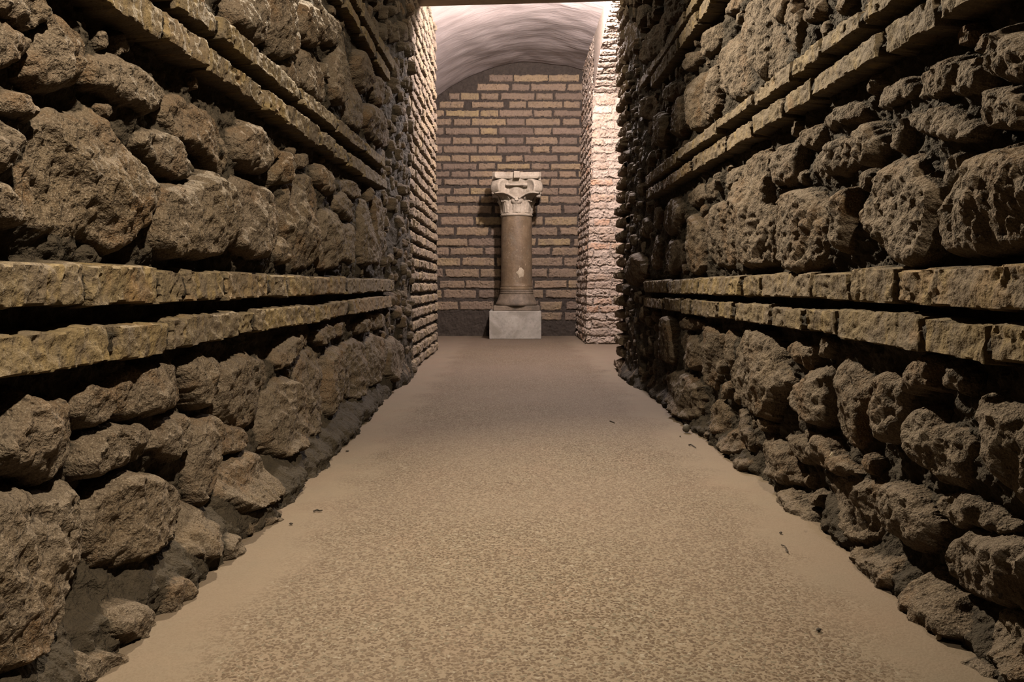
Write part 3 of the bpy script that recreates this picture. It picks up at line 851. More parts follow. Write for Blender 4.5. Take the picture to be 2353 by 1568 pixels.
# end wall, bricks read row by row
A1 = lambda X: 900 + X / 3.92
A2 = lambda X: 1000 + X / 3.564
ER = [
 (180, A1, [(880, 1090), (1100, 1405), (1415, 1690)]),
 (201, A1, [(770,1055),(1085,1240),(1255,1565),(1585,1720)]),
 (222, A1, [(520,610),(625,785),(805,960),(985,1285),(1305,1455),(1475,1765)]),
 (241, A1, [(430,650),(720,1010),(1060,1210),(1230,1535),(1550,1695),(1720,1790)]),
 (261, A1, [(380,470),(490,785),(805,960),(970,1265),(1285,1440),(1465,1770)]),
 (281, A1, [(380,535),(560,705),(720,1030),(1035,1195),(1210,1515),(1540,1690),(1720,1790)]),
 (302, A1, [(380,465),(485,785),(800,950),(965,1275),(1285,1435),(1450,1755)]),
 (324, A1, [(380,530),(550,700),(720,1020),(1035,1185),(1205,1495),(1515,1670),(1690,1780)]),
 (344, A1, [(380,455),(470,765),(780,940),(955,1250),(1270,1420),(1440,1735),(1755,1790)]),
 (365, A1, [(380,525),(540,695),(710,995),(1025,1180),(1195,1495),(1515,1670),(1690,1775)]),
 (383, A1, [(380,445),(460,760),(780,935),(950,1245),(1265,1420),(1435,1735)]),
 (401, A2, [(5,115),(135,270),(285,560),(575,715),(740,1000),(1015,1155),(1175,1245)]),
 (419, A2, [(0,50),(75,350),(360,470),(490,640),(660,840),(860,935),(945,1225)]),
 (440, A2, [(0,125),(145,275),(290,560),(590,850),(870,1005),(1015,1160),(1175,1240)]),
 (459, A2, [(0,75),(95,360),(375,510),(530,840),(860,925),(940,1205)]),
 (482, A2, [(0,185),(200,465),(490,820),(835,1030),(1055,1235)]),
 (508, A2, [(45,310),(330,560),(600,880),(900,1160),(1180,1235)]),
 (532, A2, [(0,155),(175,435),(455,720),(740,1000),(1025,1225)]),
 (557, A2, [(0,260),(275,540),(560,820),(840,1105),(1135,1225)]),
 (578, A2, [(0,110),(125,390),(405,660),(680,940),(960,1215)]),
 (602, A2, [(0,205),(225,485),(505,760),(780,1040),(1060,1215)]),
 (628, A2, [(0,65),(85,355),(370,640),(655,915),(930,1190)]),
 (654, A2, [(35,240),(250,540),(560,800),(815,1075),(1090,1210)]),
 (676, A2, [(0,50),(70,335),(355,620),(640,885),(905,1160),(1180,1210)]),
 (703, A2, [(0,185),(205,480),(500,840),(860,1035),(1075,1210)]),
 (727, A2, [(870,1035),(1060,1190)]),
 (752, A2, []),
]
rects = []
ys = [e[0] for e in ER]
for k, (yy, fn, sp) in enumerate(ER):
    pit = (ys[min(k + 1, len(ys) - 1)] - ys[max(k - 1, 0)]) / (min(k + 1, len(ys) - 1) - max(k - 1, 0))
    for a, b in sp:
        xa, zt_ = on_depth(fn(a), yy - pit * .365, YE)
        xb, zb_ = on_depth(fn(b), yy + pit * .365, YE)
        rects.append((xa, xb, zb_, zt_))
    rr = random.Random(k)
    x, zt_ = on_depth(1004, yy - pit * .365, YE); _, zb_ = on_depth(1004, yy + pit * .365, YE)
    x -= .012
    i = k
    while x > -1.4:
        L = (.30, .155)[i % 2]; rects.append((x - L, x, zb_, zt_)); x -= L + .018; i += 1
wb = brick_panel('wall_back', rects, -1.35, .86, -.02, 2.66, .0055, lambda U, V, H: np.stack([U, YE - H, V], -1), M_END, 31, H=.013, edge=.013, warp=.7,
                 clip=lambda U, V: V < ZAP + .03 - (RV - np.sqrt(np.clip(RV * RV - (U - CVX) ** 2, 0, None))))
tag(wb, 'brown and yellow brick end wall under the rounded vault, behind the column', 'wall', kind='structure')
v, f = box_vf(-1.6, 1.8, YE + .03, YE + .3, -.02, 2.9)
mesh_obj('core', v, f, M_CORE, wb, False)

# left brick wall beyond the rubble
YLe = 5.67
XLB = .566
rl = rows_random(4.05, YLe, 0.0, 2.5, .0742, .052, (.2, .12, .17, .13), random.Random(5), .010)
rl = [(a, min(b, YLe - .002), c, d) for a, b, c, d in rl if a < YLe - .03]
wlf = brick_panel('wall_left_far', rl, 4.12, YLe, -.02, 2.56, .005, lambda U, V, H: np.stack([-(XLB + .028 - H), U, V], -1), M_LFT, 41, H=.03, edge=.010, warp=.8, rough=1.0)
tag(wlf, 'tan brick wall with deep joints, lit beyond the left rubble wall', 'wall', kind='structure')
v, f = box_vf(-1.0, -(XLB + .03), 4.12, YLe, -.02, 2.7)
mesh_obj('core', v, f, M_LFT, wlf, False)
re_ = [(0 + k * .28, .26 + k * .28, c, d) for k in range(2) for (a, b, c, d) in rows_random(0, .1, 0, 2.5, .0742, .052, (.3,), random.Random(9))]
brick_panel('end_face', re_, 0, .43, -.02, 2.56, .008, lambda U, V, H: np.stack([-(XLB + .004) - U, YLe - .02 + H, V], -1), M_LFT, 43, H=.02, edge=.009, parent=wlf)

# brick quoin at the end of the right rubble wall
YRe = 4.42
r_ = random.Random(77)
rq = []
z = .0; k = 0
while z < 2.45:
    bh = r_.uniform(.046, .054)
    a = 4.06 + r_.uniform(-.02, .13) + (.07 if k % 2 else 0)
    rq.append((a, YRe - r_.uniform(0, .022), z + .01, z + .01 + bh))
    if a > 4.2: rq.append((4.0, a - .012, z + .012, z + .005 + bh))
    z += .0745; k += 1
XQ = .612
wq = brick_panel('wall_right_far', rq, 4.06, YRe + .004, -.02, 2.46, .005, lambda U, V, H: np.stack([(XQ + .05 - H), U, V], -1), M_QUO, 51, H=.052, edge=.012, warp=.9, rough=1.4)
tag(wq, 'toothed brick corner ending the right rubble wall', 'wall', kind='structure')
v, f = box_vf(XQ + .052, 1.1, 4.06, YRe, -.02, 2.7)
mesh_obj('core', v, f, M_QUO, wq, False)

# ------------------------------------------------------------------ pier and arch on the right of the far room
YP, XP, XPE = 6.25, .645, 1.30
ARC_C, ARC_R, ARC_T = 5.1, 2.11, 2.42
ZSP = ARC_T - (ARC_R - math.sqrt(ARC_R ** 2 - (YP - ARC_C) ** 2))


def lean(V):
    return np.interp(V, [0, .55, 1.4, 2.4], [-.02, -.012, .012, .03])


rp = rows_random(XP - .05, XPE, 0, 2.6, .066, .052, (.21, .13, .26, .16), random.Random(15), .009)
pier = brick_panel('pier', rp, XP, XPE, -.02, 2.62, .0045, lambda U, V, H: np.stack([U + lean(V) * smooth(.25, 0, U - XP), YP - H - .0 + .012 * smooth(.035, 0, U - XP), V], -1), M_PIE, 61, H=.010, edge=.008, warp=1.4, rough=1.4, amp=.7,
                   clip=lambda U, V: V < ZSP + .02)
pier['kind'] = 'structure'
tag(pier, 'pale limewashed brick pier carrying the arch, right of the column', 'pier', kind='structure')
rs = rows_random(YP, YE, 0, 2.62, .066, .05, (.2, .14, .24), random.Random(16), .009)
brick_panel('side_face', rs, YP, YE, -.02, 2.62, .007, lambda U, V, H: np.stack([XP + lean(V) - H + .012, U, V], -1), M_PIE, 62, H=.014, edge=.009, warp=1.4, rough=2.0, amp=1.0, parent=pier)
v, f = box_vf(XP + .05, XPE, YP + .03, YE, -.02, 2.6)
mesh_obj('core', v, f, M_PIE, pier, False)

# segmental arch: underside of radial bricks, and the spandrel wall above it up to the vault
aY = lambda s: ARC_C + ARC_R * np.sin(s)
aZ = lambda s: ARC_T - ARC_R + ARC_R * np.cos(s)
smax = math.asin((YP - ARC_C) / ARC_R)
smin = -math.asin((ARC_C - 4.36) / ARC_R)
ra = [(a, b, c, d) for a, b, c, d in rows_random(XP - .05, XPE, smin * ARC_R, smax * ARC_R + .05, .07, .055, (.22, .3), random.Random(18), .01)]
arch = brick_panel('arch', ra, XP + .01, XPE, smin * ARC_R, smax * ARC_R, .006,
                   lambda U, V, H: np.stack([U + .02, ARC_C + (ARC_R - H * 1.2) * np.sin(V / ARC_R), ARC_T - ARC_R + (ARC_R - H * 1.2) * np.cos(V / ARC_R)], -1), M_PIE, 63, H=.012, edge=.01, warp=1.0, rough=1.2, amp=1.0)
tag(arch, 'worn brick arch springing from the pale pier toward the corridor', 'arch', kind='structure')
ss = np.linspace(smin, smax, 40)
vv, ff = [], []
for s in ss:
    for x in (XP + .03, XPE):
        vv.append((x, float(aY(s)), float(aZ(s)) - .004)); vv.append((x, float(aY(s)), 2.75))
for k in range(len(ss) - 1):
    a = 4 * k; b = a + 4
    ff += [(a, b, b + 1, a + 1), (a + 2, a + 3, b + 3, b + 2), (a + 1, b + 1, b + 3, a + 3), (a, a + 2, b + 2, b)]
mesh_obj('spandrel', vv, ff, M_PIE, arch, False)

# ------------------------------------------------------------------ vault, lintel, ceiling, floor, hidden returns of the far room
nx, ny = 90, 60
xs = np.linspace(-1.27, 1.66, nx); yv = np.linspace(4.74, YE + .02, ny)
UX, VY = np.meshgrid(xs, yv)
base = ZAP - (RV - np.sqrt(np.clip(RV * RV - (UX - CVX) ** 2, 0, None)))
und = fbm2(UX, VY, .5, 3, 91) * .016 + fbm2(UX * .5, VY, .12, 3, 92) * .004
vt, fc = [], []
low = np.stack([UX, VY, base + und], -1).reshape(-1, 3)
top = np.stack([UX, VY, base + .18], -1).reshape(-1, 3)
n = nx * ny
vt = np.concatenate([low, top])
for j in range(ny - 1):
    for i in range(nx - 1):
        a = j * nx + i
        fc.append((a, a + nx, a + nx + 1, a + 1)); fc.append((n + a, n + a + 1, n + a + nx + 1, n + a + nx))
for j in range(ny - 1):
    for i in (0, nx - 1):
        a = j * nx + i
        fc.append((a, a + nx, n + a + nx, n + a) if i else (a, n + a, n + a + nx, a + nx))
for i in range(nx - 1):
    for j in (0, ny - 1):
        a = j * nx + i
        fc.append((a, a + 1, n + a + 1, n + a) if j == 0 else (a, n + a, n + a + 1, a + 1))
vault = mesh_obj('ceiling_vault', vt, fc, M_VLT)
tag(vault, 'smooth grey plaster barrel vault over the far room', 'ceiling', kind='structure')

la = on_depth(968, 13, 4.74)[1]; lb = on_depth(1412, 1, 4.74)[1]
sl = (lb - la) / (on_depth(1412, 1, 4.74)[0] - on_depth(968, 13, 4.74)[0]); l0 = la - sl * on_depth(968, 13, 4.74)[0]
zl = lambda x: l0 + sl * x
X0, X1 = -.62, 1.30
v = [(X0, 4.60, zl(X0)), (X1, 4.60, zl(X1)), (X1, 4.76, zl(X1)), (X0, 4.76, zl(X0)), (X0, 4.60, 2.85), (X1, 4.60, 2.85), (X1, 4.76, 2.85), (X0, 4.76, 2.85)]
lint = mesh_obj('trim_1', v, box_vf(0, 1, 0, 1, 0, 1)[1], M_CON, None, False)
bv = lint.modifiers.new('edge', 'BEVEL'); bv.width = .006; bv.segments = 2
tag(lint, 'plain brown lintel beam across the corridor end below the vault', 'lintel', kind='structure')

v, f = box_vf(-1.0, 1.1, -1.5, 4.60, 2.44, 2.6)
ceil = mesh_obj('ceiling', v, f, M_CEI, None, False)
tag(ceil, 'dark flat ceiling over the rubble corridor', 'ceiling', kind='structure')
v, f = box_vf(-1.0, 1.1, -1.7, -1.5, -.02, 2.6)
wf = mesh_obj('wall_front', v, f, M_CEI, None, False)
tag(wf, 'wall closing the corridor behind the viewpoint', 'wall', kind='structure')
v, f = box_vf(-1.5, -1.25, YLe - .02, YE + .1, -.02, 2.0)
w = mesh_obj('wall_alcove', v, f, M_WAL, None, False)
tag(w, 'side wall of the recess hidden left of the end wall', 'wall', kind='structure')
v, f = box_vf(1.66, 1.85, 4.2, YE + .1, -.02, 2.8)
w = mesh_obj('wall_passage', v, f, M_WAL, None, False)
tag(w, 'plaster wall of the side passage beyond the arch', 'wall', kind='structure')

gx = np.arange(-1.5, 1.9, .03); gy = np.arange(-1.6, 7.5, .03)
GX, GY = np.meshgrid(gx, gy)
GZ = fbm2(GX, GY, .5, 3, 401) * .002
nv_ = GX.size
low = np.stack([GX, GY, GZ], -1)
floor = emit('floor', low, np.ones((len(gy) - 1, len(gx) - 1), bool), M_FLR, None, {})
tag(floor, 'tan floor of fine pebble aggregate running down the corridor', 'floor', kind='structure')

# ------------------------------------------------------------------ column
COLX = on_depth(1187, 600, 7.0)[0]
COLY = 7.0


def zc(y, Y=COLY):
    return on_depth(1187, y, Y)[1]


PXM = COLY / (F * CP) * 1.0      # metres per pixel near the column


def lathe(prof, n=64, flute=None):
    vv, ff = [], []
    for r0, z0 in prof:
        for k in range(n):
            a = 2 * math.pi * k / n
            vv.append((r0 * math.cos(a), r0 * math.sin(a), z0))
    m = len(prof)
    for j in range(m - 1):
        for k in range(n):
            a = j * n + k; b = j * n + (k + 1) % n
            ff.append((a, b, b + n, a + n))
    ff.append(tuple(range(n))[::-1]); ff.append(tuple((m - 1) * n + k for k in range(n)))
    return vv, ff


def roughen(o, amp, scale, sub=0):
    if sub:
        s = o.modifiers.new('dense', 'SUBSURF'); s.levels = sub; s.render_levels = sub
    t = bpy.data.textures.new(o.name + '_wear', 'CLOUDS'); t.noise_scale = scale
    d = o.modifiers.new('wear', 'DISPLACE'); d.texture = t; d.strength = amp; d.texture_coords = 'GLOBAL'
    return o


# block
zb_top = on_depth(1187, 715, 6.80)[1]
bx0 = on_depth(1124, 745, 6.80)[0]; bx1 = on_depth(1244, 745, 6.80)[0]
v, f = box_vf(bx0, bx1, 6.80, 7.2, .0005, zb_top)
v = [(a - (.5 * (bx0 + bx1)), b - 7.0, c) for a, b, c in v]
blk = mesh_obj('plinth_block', v, f, M_BLK, None, False)
blk.location = (.5 * (bx0 + bx1), 7.0, 0)
bv = blk.modifiers.new('edge', 'BEVEL'); bv.width = .007; bv.segments = 3
tag(blk, 'plain grey marble block on the floor under the column', 'plinth')

col = empty('column', (COLX, COLY, zb_top))
tag(col, 'ancient brown stone column with pale carved capital on the grey block', 'column')
Z = lambda y: zc(y) - zb_top
s_top = Z(497); s_bot = Z(655)
rs_ = 35.3 * PXM
# square base slab
z_pl0 = 0.0005; z_pl1 = Z(702)
hw = 52 * PXM
v, f = box_vf(-hw, hw, -.17, .17, z_pl0, z_pl1)
b0 = mesh_obj('base_slab', v, f, M_BAS, col, False)
bv = b0.modifiers.new('edge', 'BEVEL'); bv.width = .006; bv.segments = 2
# attic base
def tor(r0, za, zb, n=8, bulge=.5):
    return [(r0 + (zb - za) * bulge * math.sin(math.pi * k / n), za + (zb - za) * k / n) for k in range(n + 1)]
pr = [(r0 * PXM, Z(y0)) for r0, y0 in [(46.3, 701.9), (47.4, 700), (47.3, 697.5), (46.3, 695), (44.3, 691.5), (42.4, 687.5), (40.8, 683), (39.6, 679), (38.6, 676.2), (37.6, 675.6), (38.3, 674.6), (38.5, 673), (38.1, 671.6), (37.2, 671), (37.8, 670), (37.9, 668.4), (37.2, 667), (36.6, 666)]]
pr[0] = (pr[0][0], z_pl1 + .0005)
v, f = lathe(pr, 72)
ob = mesh_obj('moulded_base', v, f, M_BAS, col)
ob.modifiers.new('flat', 'EDGE_SPLIT').split_angle = .6
pr = [(37.6 * PXM, Z(666)), (37.9 * PXM, Z(664)), (37.6 * PXM, Z(661.5)), (36.2 * PXM, Z(660.5)), (36.4 * PXM, Z(659)), (36.6 * PXM, Z(657)), (36 * PXM, Z(655)), (35.6 * PXM, Z(650))]
for k in range(1, 22):
    t = k / 21
    pr.append(((35.6 - .9 * t ** 1.5) * PXM, Z(650) + (s_top - Z(650)) * t))
v, f = lathe(pr, 80)
sh = mesh_obj('shaft', v, f, M_SHF, col)
roughen(sh, .004, .06)
sh.modifiers.new('flat', 'EDGE_SPLIT').split_angle = .7
# pale chip lost from the shaft
cxp, czp = on_depth(1196, 626, COLY - rs_)
vv, ff = [], []
nn = 14; rr = random.Random(3)
ring = []
for ringi, (sc, off) in enumerate(((1, .0035), (.6, .006))):
    for k in range(nn):
        a = 2 * math.pi * k / nn
        j = rr.uniform(.7, 1.25)
        dx = 9 * PXM * sc * j * math.cos(a); dz = 10.5 * PXM * sc * j * math.sin(a)
        X = cxp - COLX + dx
        vv.append((X, -math.sqrt(max(1e-5, (35.4 * PXM) ** 2 - X * X)) - off * (1 if ringi else .4), czp - zb_top + dz))
vv.append((cxp - COLX, -math.sqrt((35.4 * PXM) ** 2 - (cxp - COLX) ** 2) - .006, czp - zb_top))
for k in range(nn):
    ff.append((k, (k + 1) % nn, nn + (k + 1) % nn, nn + k)); ff.append((nn + k, nn + (k + 1) % nn, 2 * nn))
chip = mesh_obj('chipped_patch', vv, ff, M_CHP, sh)
chip['label'] = 'pale chipped patch low on the shaft'

# capital: bell with its ring, leaves, corner volutes, abacus with fleuron
pr = [(35.5 * PXM, Z(499)), (36.6 * PXM, Z(497.5)), (36.8 * PXM, Z(495.5)), (36 * PXM, Z(494)), (35.2 * PXM, Z(493)), (35.0 * PXM, Z(485)), (35.2 * PXM, Z(470)), (36 * PXM, Z(455)), (37.5 * PXM, Z(442)), (40 * PXM, Z(430)), (43 * PXM, Z(420)), (45 * PXM, Z(416))]
v, f = lathe(pr, 72)
cap = mesh_obj('capital', v, f, M_MRB, col)
cap['label'] = 'pale carved capital'
roughen(cap, .005, .05)


def strip(path, widths, thick, nrm_of, name, parent, cup=0.0, mat=M_MRB, nu=7):
    """a curved leaf: path of (pos, tangent side vec), solid with the given thickness"""
    vv, ff = [], []
    m = len(path)
    for (p, side, out_), w in zip(path, widths):
        for k in range(nu):
            t = -1 + 2 * k / (nu - 1)
            q = p + side * (w * t) - out_ * (cup * w * t * t) + out_ * (.10 * w * math.cos(t * 9.0))
            vv.append(q)
    for (p, side, out_), w in zip(path, widths):
        for k in range(nu):
            t = -1 + 2 * k / (nu - 1)
            vv.append(p + side * (w * t) - out_ * (cup * w * t * t) - out_ * thick)
    N = m * nu
    for j in range(m - 1):
        for k in range(nu - 1):
            a = j * nu + k
            ff.append((a, a + 1, a + nu + 1, a + nu)); ff.append((N + a, N + a + nu, N + a + nu + 1, N + a + 1))
        for k in (0, nu - 1):
            a = j * nu + k
            ff.append((a, a + nu, N + a + nu, N + a) if k == 0 else (a, N + a, N + a + nu, a + nu))
    for j in (0, m - 1):
        for k in range(nu - 1):
            a = j * nu + k
            ff.append((a, N + a, N + a + 1, a + 1) if j == 0 else (a, a + 1, N + a + 1, N + a))
    o = mesh_obj(name, vv, ff, mat, parent)
    s = o.modifiers.new('round', 'SUBSURF'); s.levels = 1; s.render_levels = 2
    return o


def leaf(ang, r0, z0, h, w, curl, name='leaf', parent=None):
    er = Vector((math.cos(ang), math.sin(ang), 0)); et = Vector((-math.sin(ang), math.cos(ang), 0)); ez = Vector((0, 0, 1))
    path, wd = [], []
    n = 14
    for k in range(n + 1):
        t = k / n
        if t < .72:
            u = t / .72
            p = er * (r0 + .012 + .012 * u * u) + ez * (z0 + h * .92 * u)
            tang = (ez * (h * .92) + er * (.024 * u)).normalized()
        else:
            u = (t - .72) / .28
            a = u * math.pi * .85
            p = er * (r0 + .024 + curl * (1 - math.cos(a))) + ez * (z0 + h * .92 + curl * math.sin(a))
            tang = (er * math.sin(a) + ez * math.cos(a)).normalized()
        out_ = et.cross(tang).normalized()
        if out_.dot(er) < 0 and t < .72: out_ = -out_
        path.append((p, et, out_))
        wd.append(w * (1.0 - .25 * t) * (1 if t < .8 else max(.25, 1 - (t - .8) * 3.4)) * (1 + .10 * math.cos(t * 26)))
    return strip(path, wd, .012, None, name, parent, cup=.35)


zl0 = Z(492)
for k in range(8):
    leaf(math.radians(k * 45), 34 * PXM, zl0, (24 if k % 2 else 26) * PXM, 11 * PXM, .008 if k % 2 else .004, 'leaf', cap)
# corner volutes: solid curled ears sweeping from the bell's waist up and out to the abacus horns
ear = [(33, 466), (37, 461), (42, 455), (48, 450.5), (54, 449), (58, 451), (62, 451.5), (66, 448), (69, 441), (69.5, 433), (67.5, 425), (63, 419.5), (57, 417), (46, 416.5), (36, 417), (33, 440)]
for k in range(4):
    ang = math.radians(45 + 90 * k)
    er = Vector((math.cos(ang), math.sin(ang), 0)); et = Vector((-math.sin(ang), math.cos(ang), 0)); ez = Vector((0, 0, 1))
    pl = chaikin([(a_ * PXM, Z(b_)) for a_, b_ in ear], 2)
    cu = sum(p[0] for p in pl) / len(pl); cz_ = sum(p[1] for p in pl) / len(pl)
    m_ = len(pl)
    vv, ff = [], []
    layers = [(-11.5, .62), (-13, .74), (-13.6, .86), (-13, .95), (-10, 1.0), (-4, .985), (4, .985), (10, 1.0), (13, .95), (13.6, .86), (13, .74), (11.5, .62)]
    for off, sc in layers:
        for p in pl:
            vv.append(er * (cu + (p[0] - cu) * sc) + ez * (cz_ + (p[1] - cz_) * sc) + et * (off * PXM))
    for j in range(len(layers) - 1):
        for q in range(m_):
            a_ = j * m_ + q; b_ = j * m_ + (q + 1) % m_
            ff.append((a_, b_, b_ + m_, a_ + m_))
    ff.append(tuple(range(m_))[::-1]); ff.append(tuple((len(layers) - 1) * m_ + q for q in range(m_)))
    vo = mesh_obj('volute', vv, ff, M_MRB, cap)
    roughen(vo, .004, .05)
# lyre-shaped ridges on each face
def tube(pts, rad, name, parent, mat=M_MRB, n=10):
    vv, ff = [], []
    for i, p in enumerate(pts):
        a = pts[max(0, i - 1)]; b = pts[min(len(pts) - 1, i + 1)]
        t = (b - a).normalized()
        s = t.cross(Vector((.13, .2, 1)) if abs(t.z) < .95 else Vector((1, .1, 0))).normalized()
        q = t.cross(s).normalized()
        r0 = rad(i / (len(pts) - 1)) if callable(rad) else rad
        for k in range(n):
            an = 2 * math.pi * k / n
            vv.append(p + (s * math.cos(an) + q * math.sin(an)) * r0)
    for i in range(len(pts) - 1):
        for k in range(n):
            a = i * n + k; b = i * n + (k + 1) % n
            ff.append((a, b, b + n, a + n))
    ff.append(tuple(range(n))[::-1]); ff.append(tuple((len(pts) - 1) * n + k for k in range(n)))
    return mesh_obj(name, vv, ff, mat, parent)


for k in range(4):
    ang = math.radians(-90 + 90 * k)
    er = Vector((math.cos(ang), math.sin(ang), 0)); et = Vector((-math.sin(ang), math.cos(ang), 0)); ez = Vector((0, 0, 1))
    for sg in (-1, 1):
        pts = []
        for t in np.linspace(4, 48, 23):
            zz = Z(float(np.interp(t, [4, 10, 18, 28, 38, 48], [461, 456, 451.5, 449, 449, 450.5])))
            depth = float(np.interp(t, [4, 10, 18, 24, 30, 36, 42, 48], [40.5, 40, 41, 45.5, 50.5, 54, 54.5, 52])) * PXM
            pts.append(er * depth + et * (sg * float(t) * PXM) + ez * zz)
        tube(pts, lambda t: (2.6 - .9 * t) * PXM, 'ridge', cap)
    # hollow echinus lip between the volutes
    pts = [er * ((45 - 3 * math.cos(t * 2.6)) * PXM) + et * (t * 24 * PXM) + ez * Z(430.5) for t in np.linspace(-1, 1, 13)]
    tube(pts, 2.6 * PXM, 'lip', cap)
    bo = bpy.data.meshes.new('boss')
    vv, ff = [], []
    for j in range(7):
        ph = math.pi / 2 * j / 6
        for q in range(16):
            th = 2 * math.pi * q / 16
            vv.append(er * (35.5 * PXM + 6 * PXM * math.cos(ph)) + et * (12.5 * PXM * math.sin(ph) * math.cos(th)) + ez * (Z(465) + 9 * PXM * math.sin(ph) * math.sin(th)))
    for j in range(6):
        for q in range(16):
            a_ = j * 16 + q; b_ = j * 16 + (q + 1) % 16
            ff.append((a_, b_, b_ + 16, a_ + 16))
    bpy.data.meshes.remove(bo)
    mesh_obj('boss', vv, ff, M_MRB, cap)
    # fleuron in the middle of the abacus
    v, f = box_vf(-7 * PXM, 7 * PXM, -.03, .03, Z(417), Z(401.5))
    v = [et * a + er * (47.5 * PXM + b) + ez * c for a, b, c in v]
    fl = mesh_obj('fleuron', v, f, M_MRB, cap, False)
    b_ = fl.modifiers.new('edge', 'BEVEL'); b_.width = .008; b_.segments = 3
# abacus: concave sides, cut horns
outl = []
for k in range(4):
    a0 = math.radians(-135 + 90 * k)
    ca = math.radians(-90 + 90 * k)
    er = Vector((math.cos(ca), math.sin(ca), 0)); et = Vector((-math.sin(ca), math.cos(ca), 0))
    for i in range(13):
        t = -1 + 2 * i / 12
        outl.append(er * ((53.5 - 7.5 * (1 - t * t)) * PXM) + et * (t * 48 * PXM))
vv = []
lev = [(Z(417), .955), (Z(414.5), .985), (Z(412), 1.0), (Z(405), 1.0), (Z(403), .985)]
for z0, sc in lev:
    for p in outl:
        vv.append((p.x * sc, p.y * sc, z0))
no = len(outl); ff = []
for j in range(len(lev) - 1):
    for k in range(no):
        a = j * no + k; b = j * no + (k + 1) % no
        ff.append((a, b, b + no, a + no))
ff.append(tuple(range(no))[::-1]); ff.append(tuple((len(lev) - 1) * no + k for k in range(no)))
ab = mesh_obj('abacus', vv, ff, M_MRB, cap, False)
roughen(ab, .003, .05)

# ------------------------------------------------------------------ small debris on the floor
def blob(name, px, py, w, h, mat, label, cat, seed, elong=1.0, ang=0.0, z0=0.0):
    x, y = on_floor(px, py)
    r = random.Random(seed)
    vv, ff = [], []
    n, m = 12, 7
    for j in range(m + 1):
        ph = math.pi * j / m
        for k in range(n):
            th = 2 * math.pi * k / n
            s = 1 + r.uniform(-.16, .16)
            X = w * .5 * math.sin(ph) * math.cos(th) * s * elong; Y = w * .5 * math.sin(ph) * math.sin(th) * s
            Zz = h * .5 * (1 - math.cos(ph)) * (1 + r.uniform(-.08, .08))
            vv.append((X * math.cos(ang) - Y * math.sin(ang), X * math.sin(ang) + Y * math.cos(ang), Zz))
    for j in range(m):
        for k in range(n):
            a = j * n + k; b = j * n + (k + 1) % n
            ff.append((a, b, b + n, a + n))
    o = mesh_obj(name, vv, ff, mat)
    o.location = (x, y, z0 + .0012)
    return tag(o, label, cat)


def thread(name, pts, rad, mat, label, cat):
    P = [Vector((*on_floor(x, y), .003)) for x, y in pts]
    c = sum(P, Vector()) / len(P); c.z = 0
    Q = []
    for i in range(len(P) - 1):
        for k in range(4):
            Q.append(P[i].lerp(P[i + 1], k / 4) - c)
    Q.append(P[-1] - c)
    o = tube(Q, rad, name, None, mat, 8)
    o.location = c
    return tag(o, label, cat)


thread('twig', [(721, 1178), (728, 1175), (735, 1177), (741, 1176)], lambda t: .0020 * (1 - .5 * abs(t - .4)), M_DRK, 'short dark twig lying on the pale floor near the left wall', 'twig')
thread('thread', [(1795, 1256), (1802, 1258), (1807, 1263), (1806, 1268), (1811, 1273)], .0011, M_DRK, 'thin curly dark thread on the floor near the right wall', 'thread')
thread('straw', [(1583, 1025), (1588, 1024), (1593, 1027), (1599, 1031)], lambda t: .0024 - .0014 * t, M_DRK, 'dark bent straw on the floor at the foot of the right wall', 'straw')
thread('leaf_scrap', [(1402, 970), (1408, 972), (1412, 974)], lambda t: .0026 - .0012 * t, M_DRK, 'dark leaf scrap in the middle distance of the floor, right of centre', 'leaf scrap')
blob('crumb', 798, 1039, .007, .004, M_DRK, 'black crumb on the floor beside the mortar fillet', 'crumb', 1, 1.5, .4)
blob('crumb', 669, 1207, .006, .004, M_DRK, 'small black crumb on the floor below the dark twig', 'crumb', 2, 1.4, 0)
blob('crumb', 1794, 1228, .006, .004, M_DRK, 'brown crumb on the floor just behind the curly thread', 'crumb', 3, 1.2, 1)
blob('crumb', 1881, 1452, .0065, .004, M_DRK, 'lone black crumb on the near floor at right', 'crumb', 4, 1.3, .5)
blob('crumb', 1563, 1005, .005, .0035, M_DRK, 'tiny dark crumb in front of the grey pebble', 'crumb', 5, 1.2, .5)
blob('pebble', 1577, 995, .026, .028, M_PEB, 'grey squarish pebble against the foot of the right wall', 'pebble', 6)
blob('pebble', 2156, 1474, .0085, .011, M_PAL, 'pale yellow pebble in a gap at the foot of the right wall', 'pebble', 7)

cy_, cz_ = on_wall(1928, 1045, .60)
rr = random.Random(12)
vv = [(.006 * math.cos(a) * rr.uniform(.6, 1.3) * .6 + dx, .006 * math.sin(a) * rr.uniform(.6, 1.3), dx * 1.2 + .006 * math.sin(a * 2) * .5) for dx in (-.004, .004) for a in np.linspace(0, 5.2, 6)]
ff = [tuple(range(6))[::-1], tuple(range(6, 12))] + [(k, (k + 1) % 6, 6 + (k + 1) % 6, 6 + k) for k in range(6)]
wc = mesh_obj('stone_chip', vv, ff, M_CHP, None, False)
wc.scale = (.6, .6, .6)
wc.location = (.585, cy_, cz_)
tag(wc, 'white chip lodged between the stones low in the right wall', 'chip')

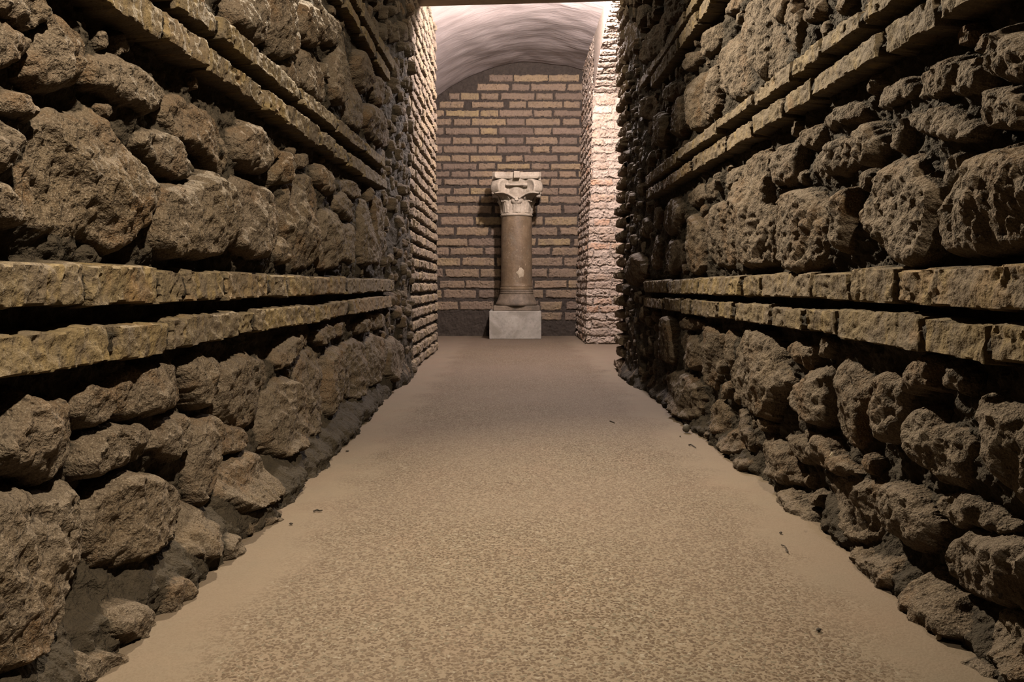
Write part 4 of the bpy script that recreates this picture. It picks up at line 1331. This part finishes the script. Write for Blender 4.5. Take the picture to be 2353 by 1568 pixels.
# ------------------------------------------------------------------ lights
def spot(name, loc, aim, power, col, size_deg, blend, rad):
    l = bpy.data.lights.new(name, 'SPOT')
    l.energy = power; l.color = col; l.spot_size = math.radians(size_deg); l.spot_blend = blend; l.shadow_soft_size = rad
    o = bpy.data.objects.new(name, l)
    o.location = loc
    o.rotation_euler = (Vector(aim) - Vector(loc)).to_track_quat('-Z', 'Y').to_euler()
    COL.objects.link(o)
    return o


def point(name, loc, power, col, rad):
    l = bpy.data.lights.new(name, 'POINT')
    l.energy = power; l.color = col; l.shadow_soft_size = rad
    o = bpy.data.objects.new(name, l)
    o.location = loc
    COL.objects.link(o)
    return o


WARM = (1.0, .825, .60)
spot('lamp_near', (.48, .05, 2.05), (-.55, 1.3, .98), 500, WARM, 95, .9, .03)
spot('lamp_mid', (-.42, 2.75, 2.05), (.6, 1.2, .95), 600, WARM, 110, 1.0, .03)
point('fill_end', (.05, 3.75, 2.25), 16, WARM, .04)  # weak fill light added to lift the corner bricks and left jamb, no real fixture
point('lamp_far', (.46, 4.96, 2.40), 380, (1.0, .85, .81), .05)

wd = bpy.data.worlds.new('World'); SC.world = wd
wd.use_nodes = True
wd.node_tree.nodes['Background'].inputs[0].default_value = (.9, .85, .75, 1)
wd.node_tree.nodes['Background'].inputs[1].default_value = .0

# ------------------------------------------------------------------ camera and view
cam = bpy.data.cameras.new('camera')
cam.sensor_width = 36.0
cam.lens = F / 2353.0 * 36.0
cam.clip_start = .02
co = bpy.data.objects.new('camera', cam)
co.location = (0, 0, CAMZ)
co.rotation_euler = (math.pi / 2 - PITCH, 0, 0)
COL.objects.link(co)
SC.camera = co
vs_ = SC.view_settings
vs_.view_transform = 'Standard'
vs_.look = 'None'
vs_.exposure = 0.0
vs_.gamma = 1.0
vs_.use_curve_mapping = False
SC.cycles.max_bounces = 4
SC.cycles.diffuse_bounces = 3
SC.cycles.glossy_bounces = 1
SC.cycles.caustics_reflective = False
SC.cycles.caustics_refractive = False
SC.cycles.use_adaptive_sampling = True
SC.cycles.adaptive_threshold = 0.04
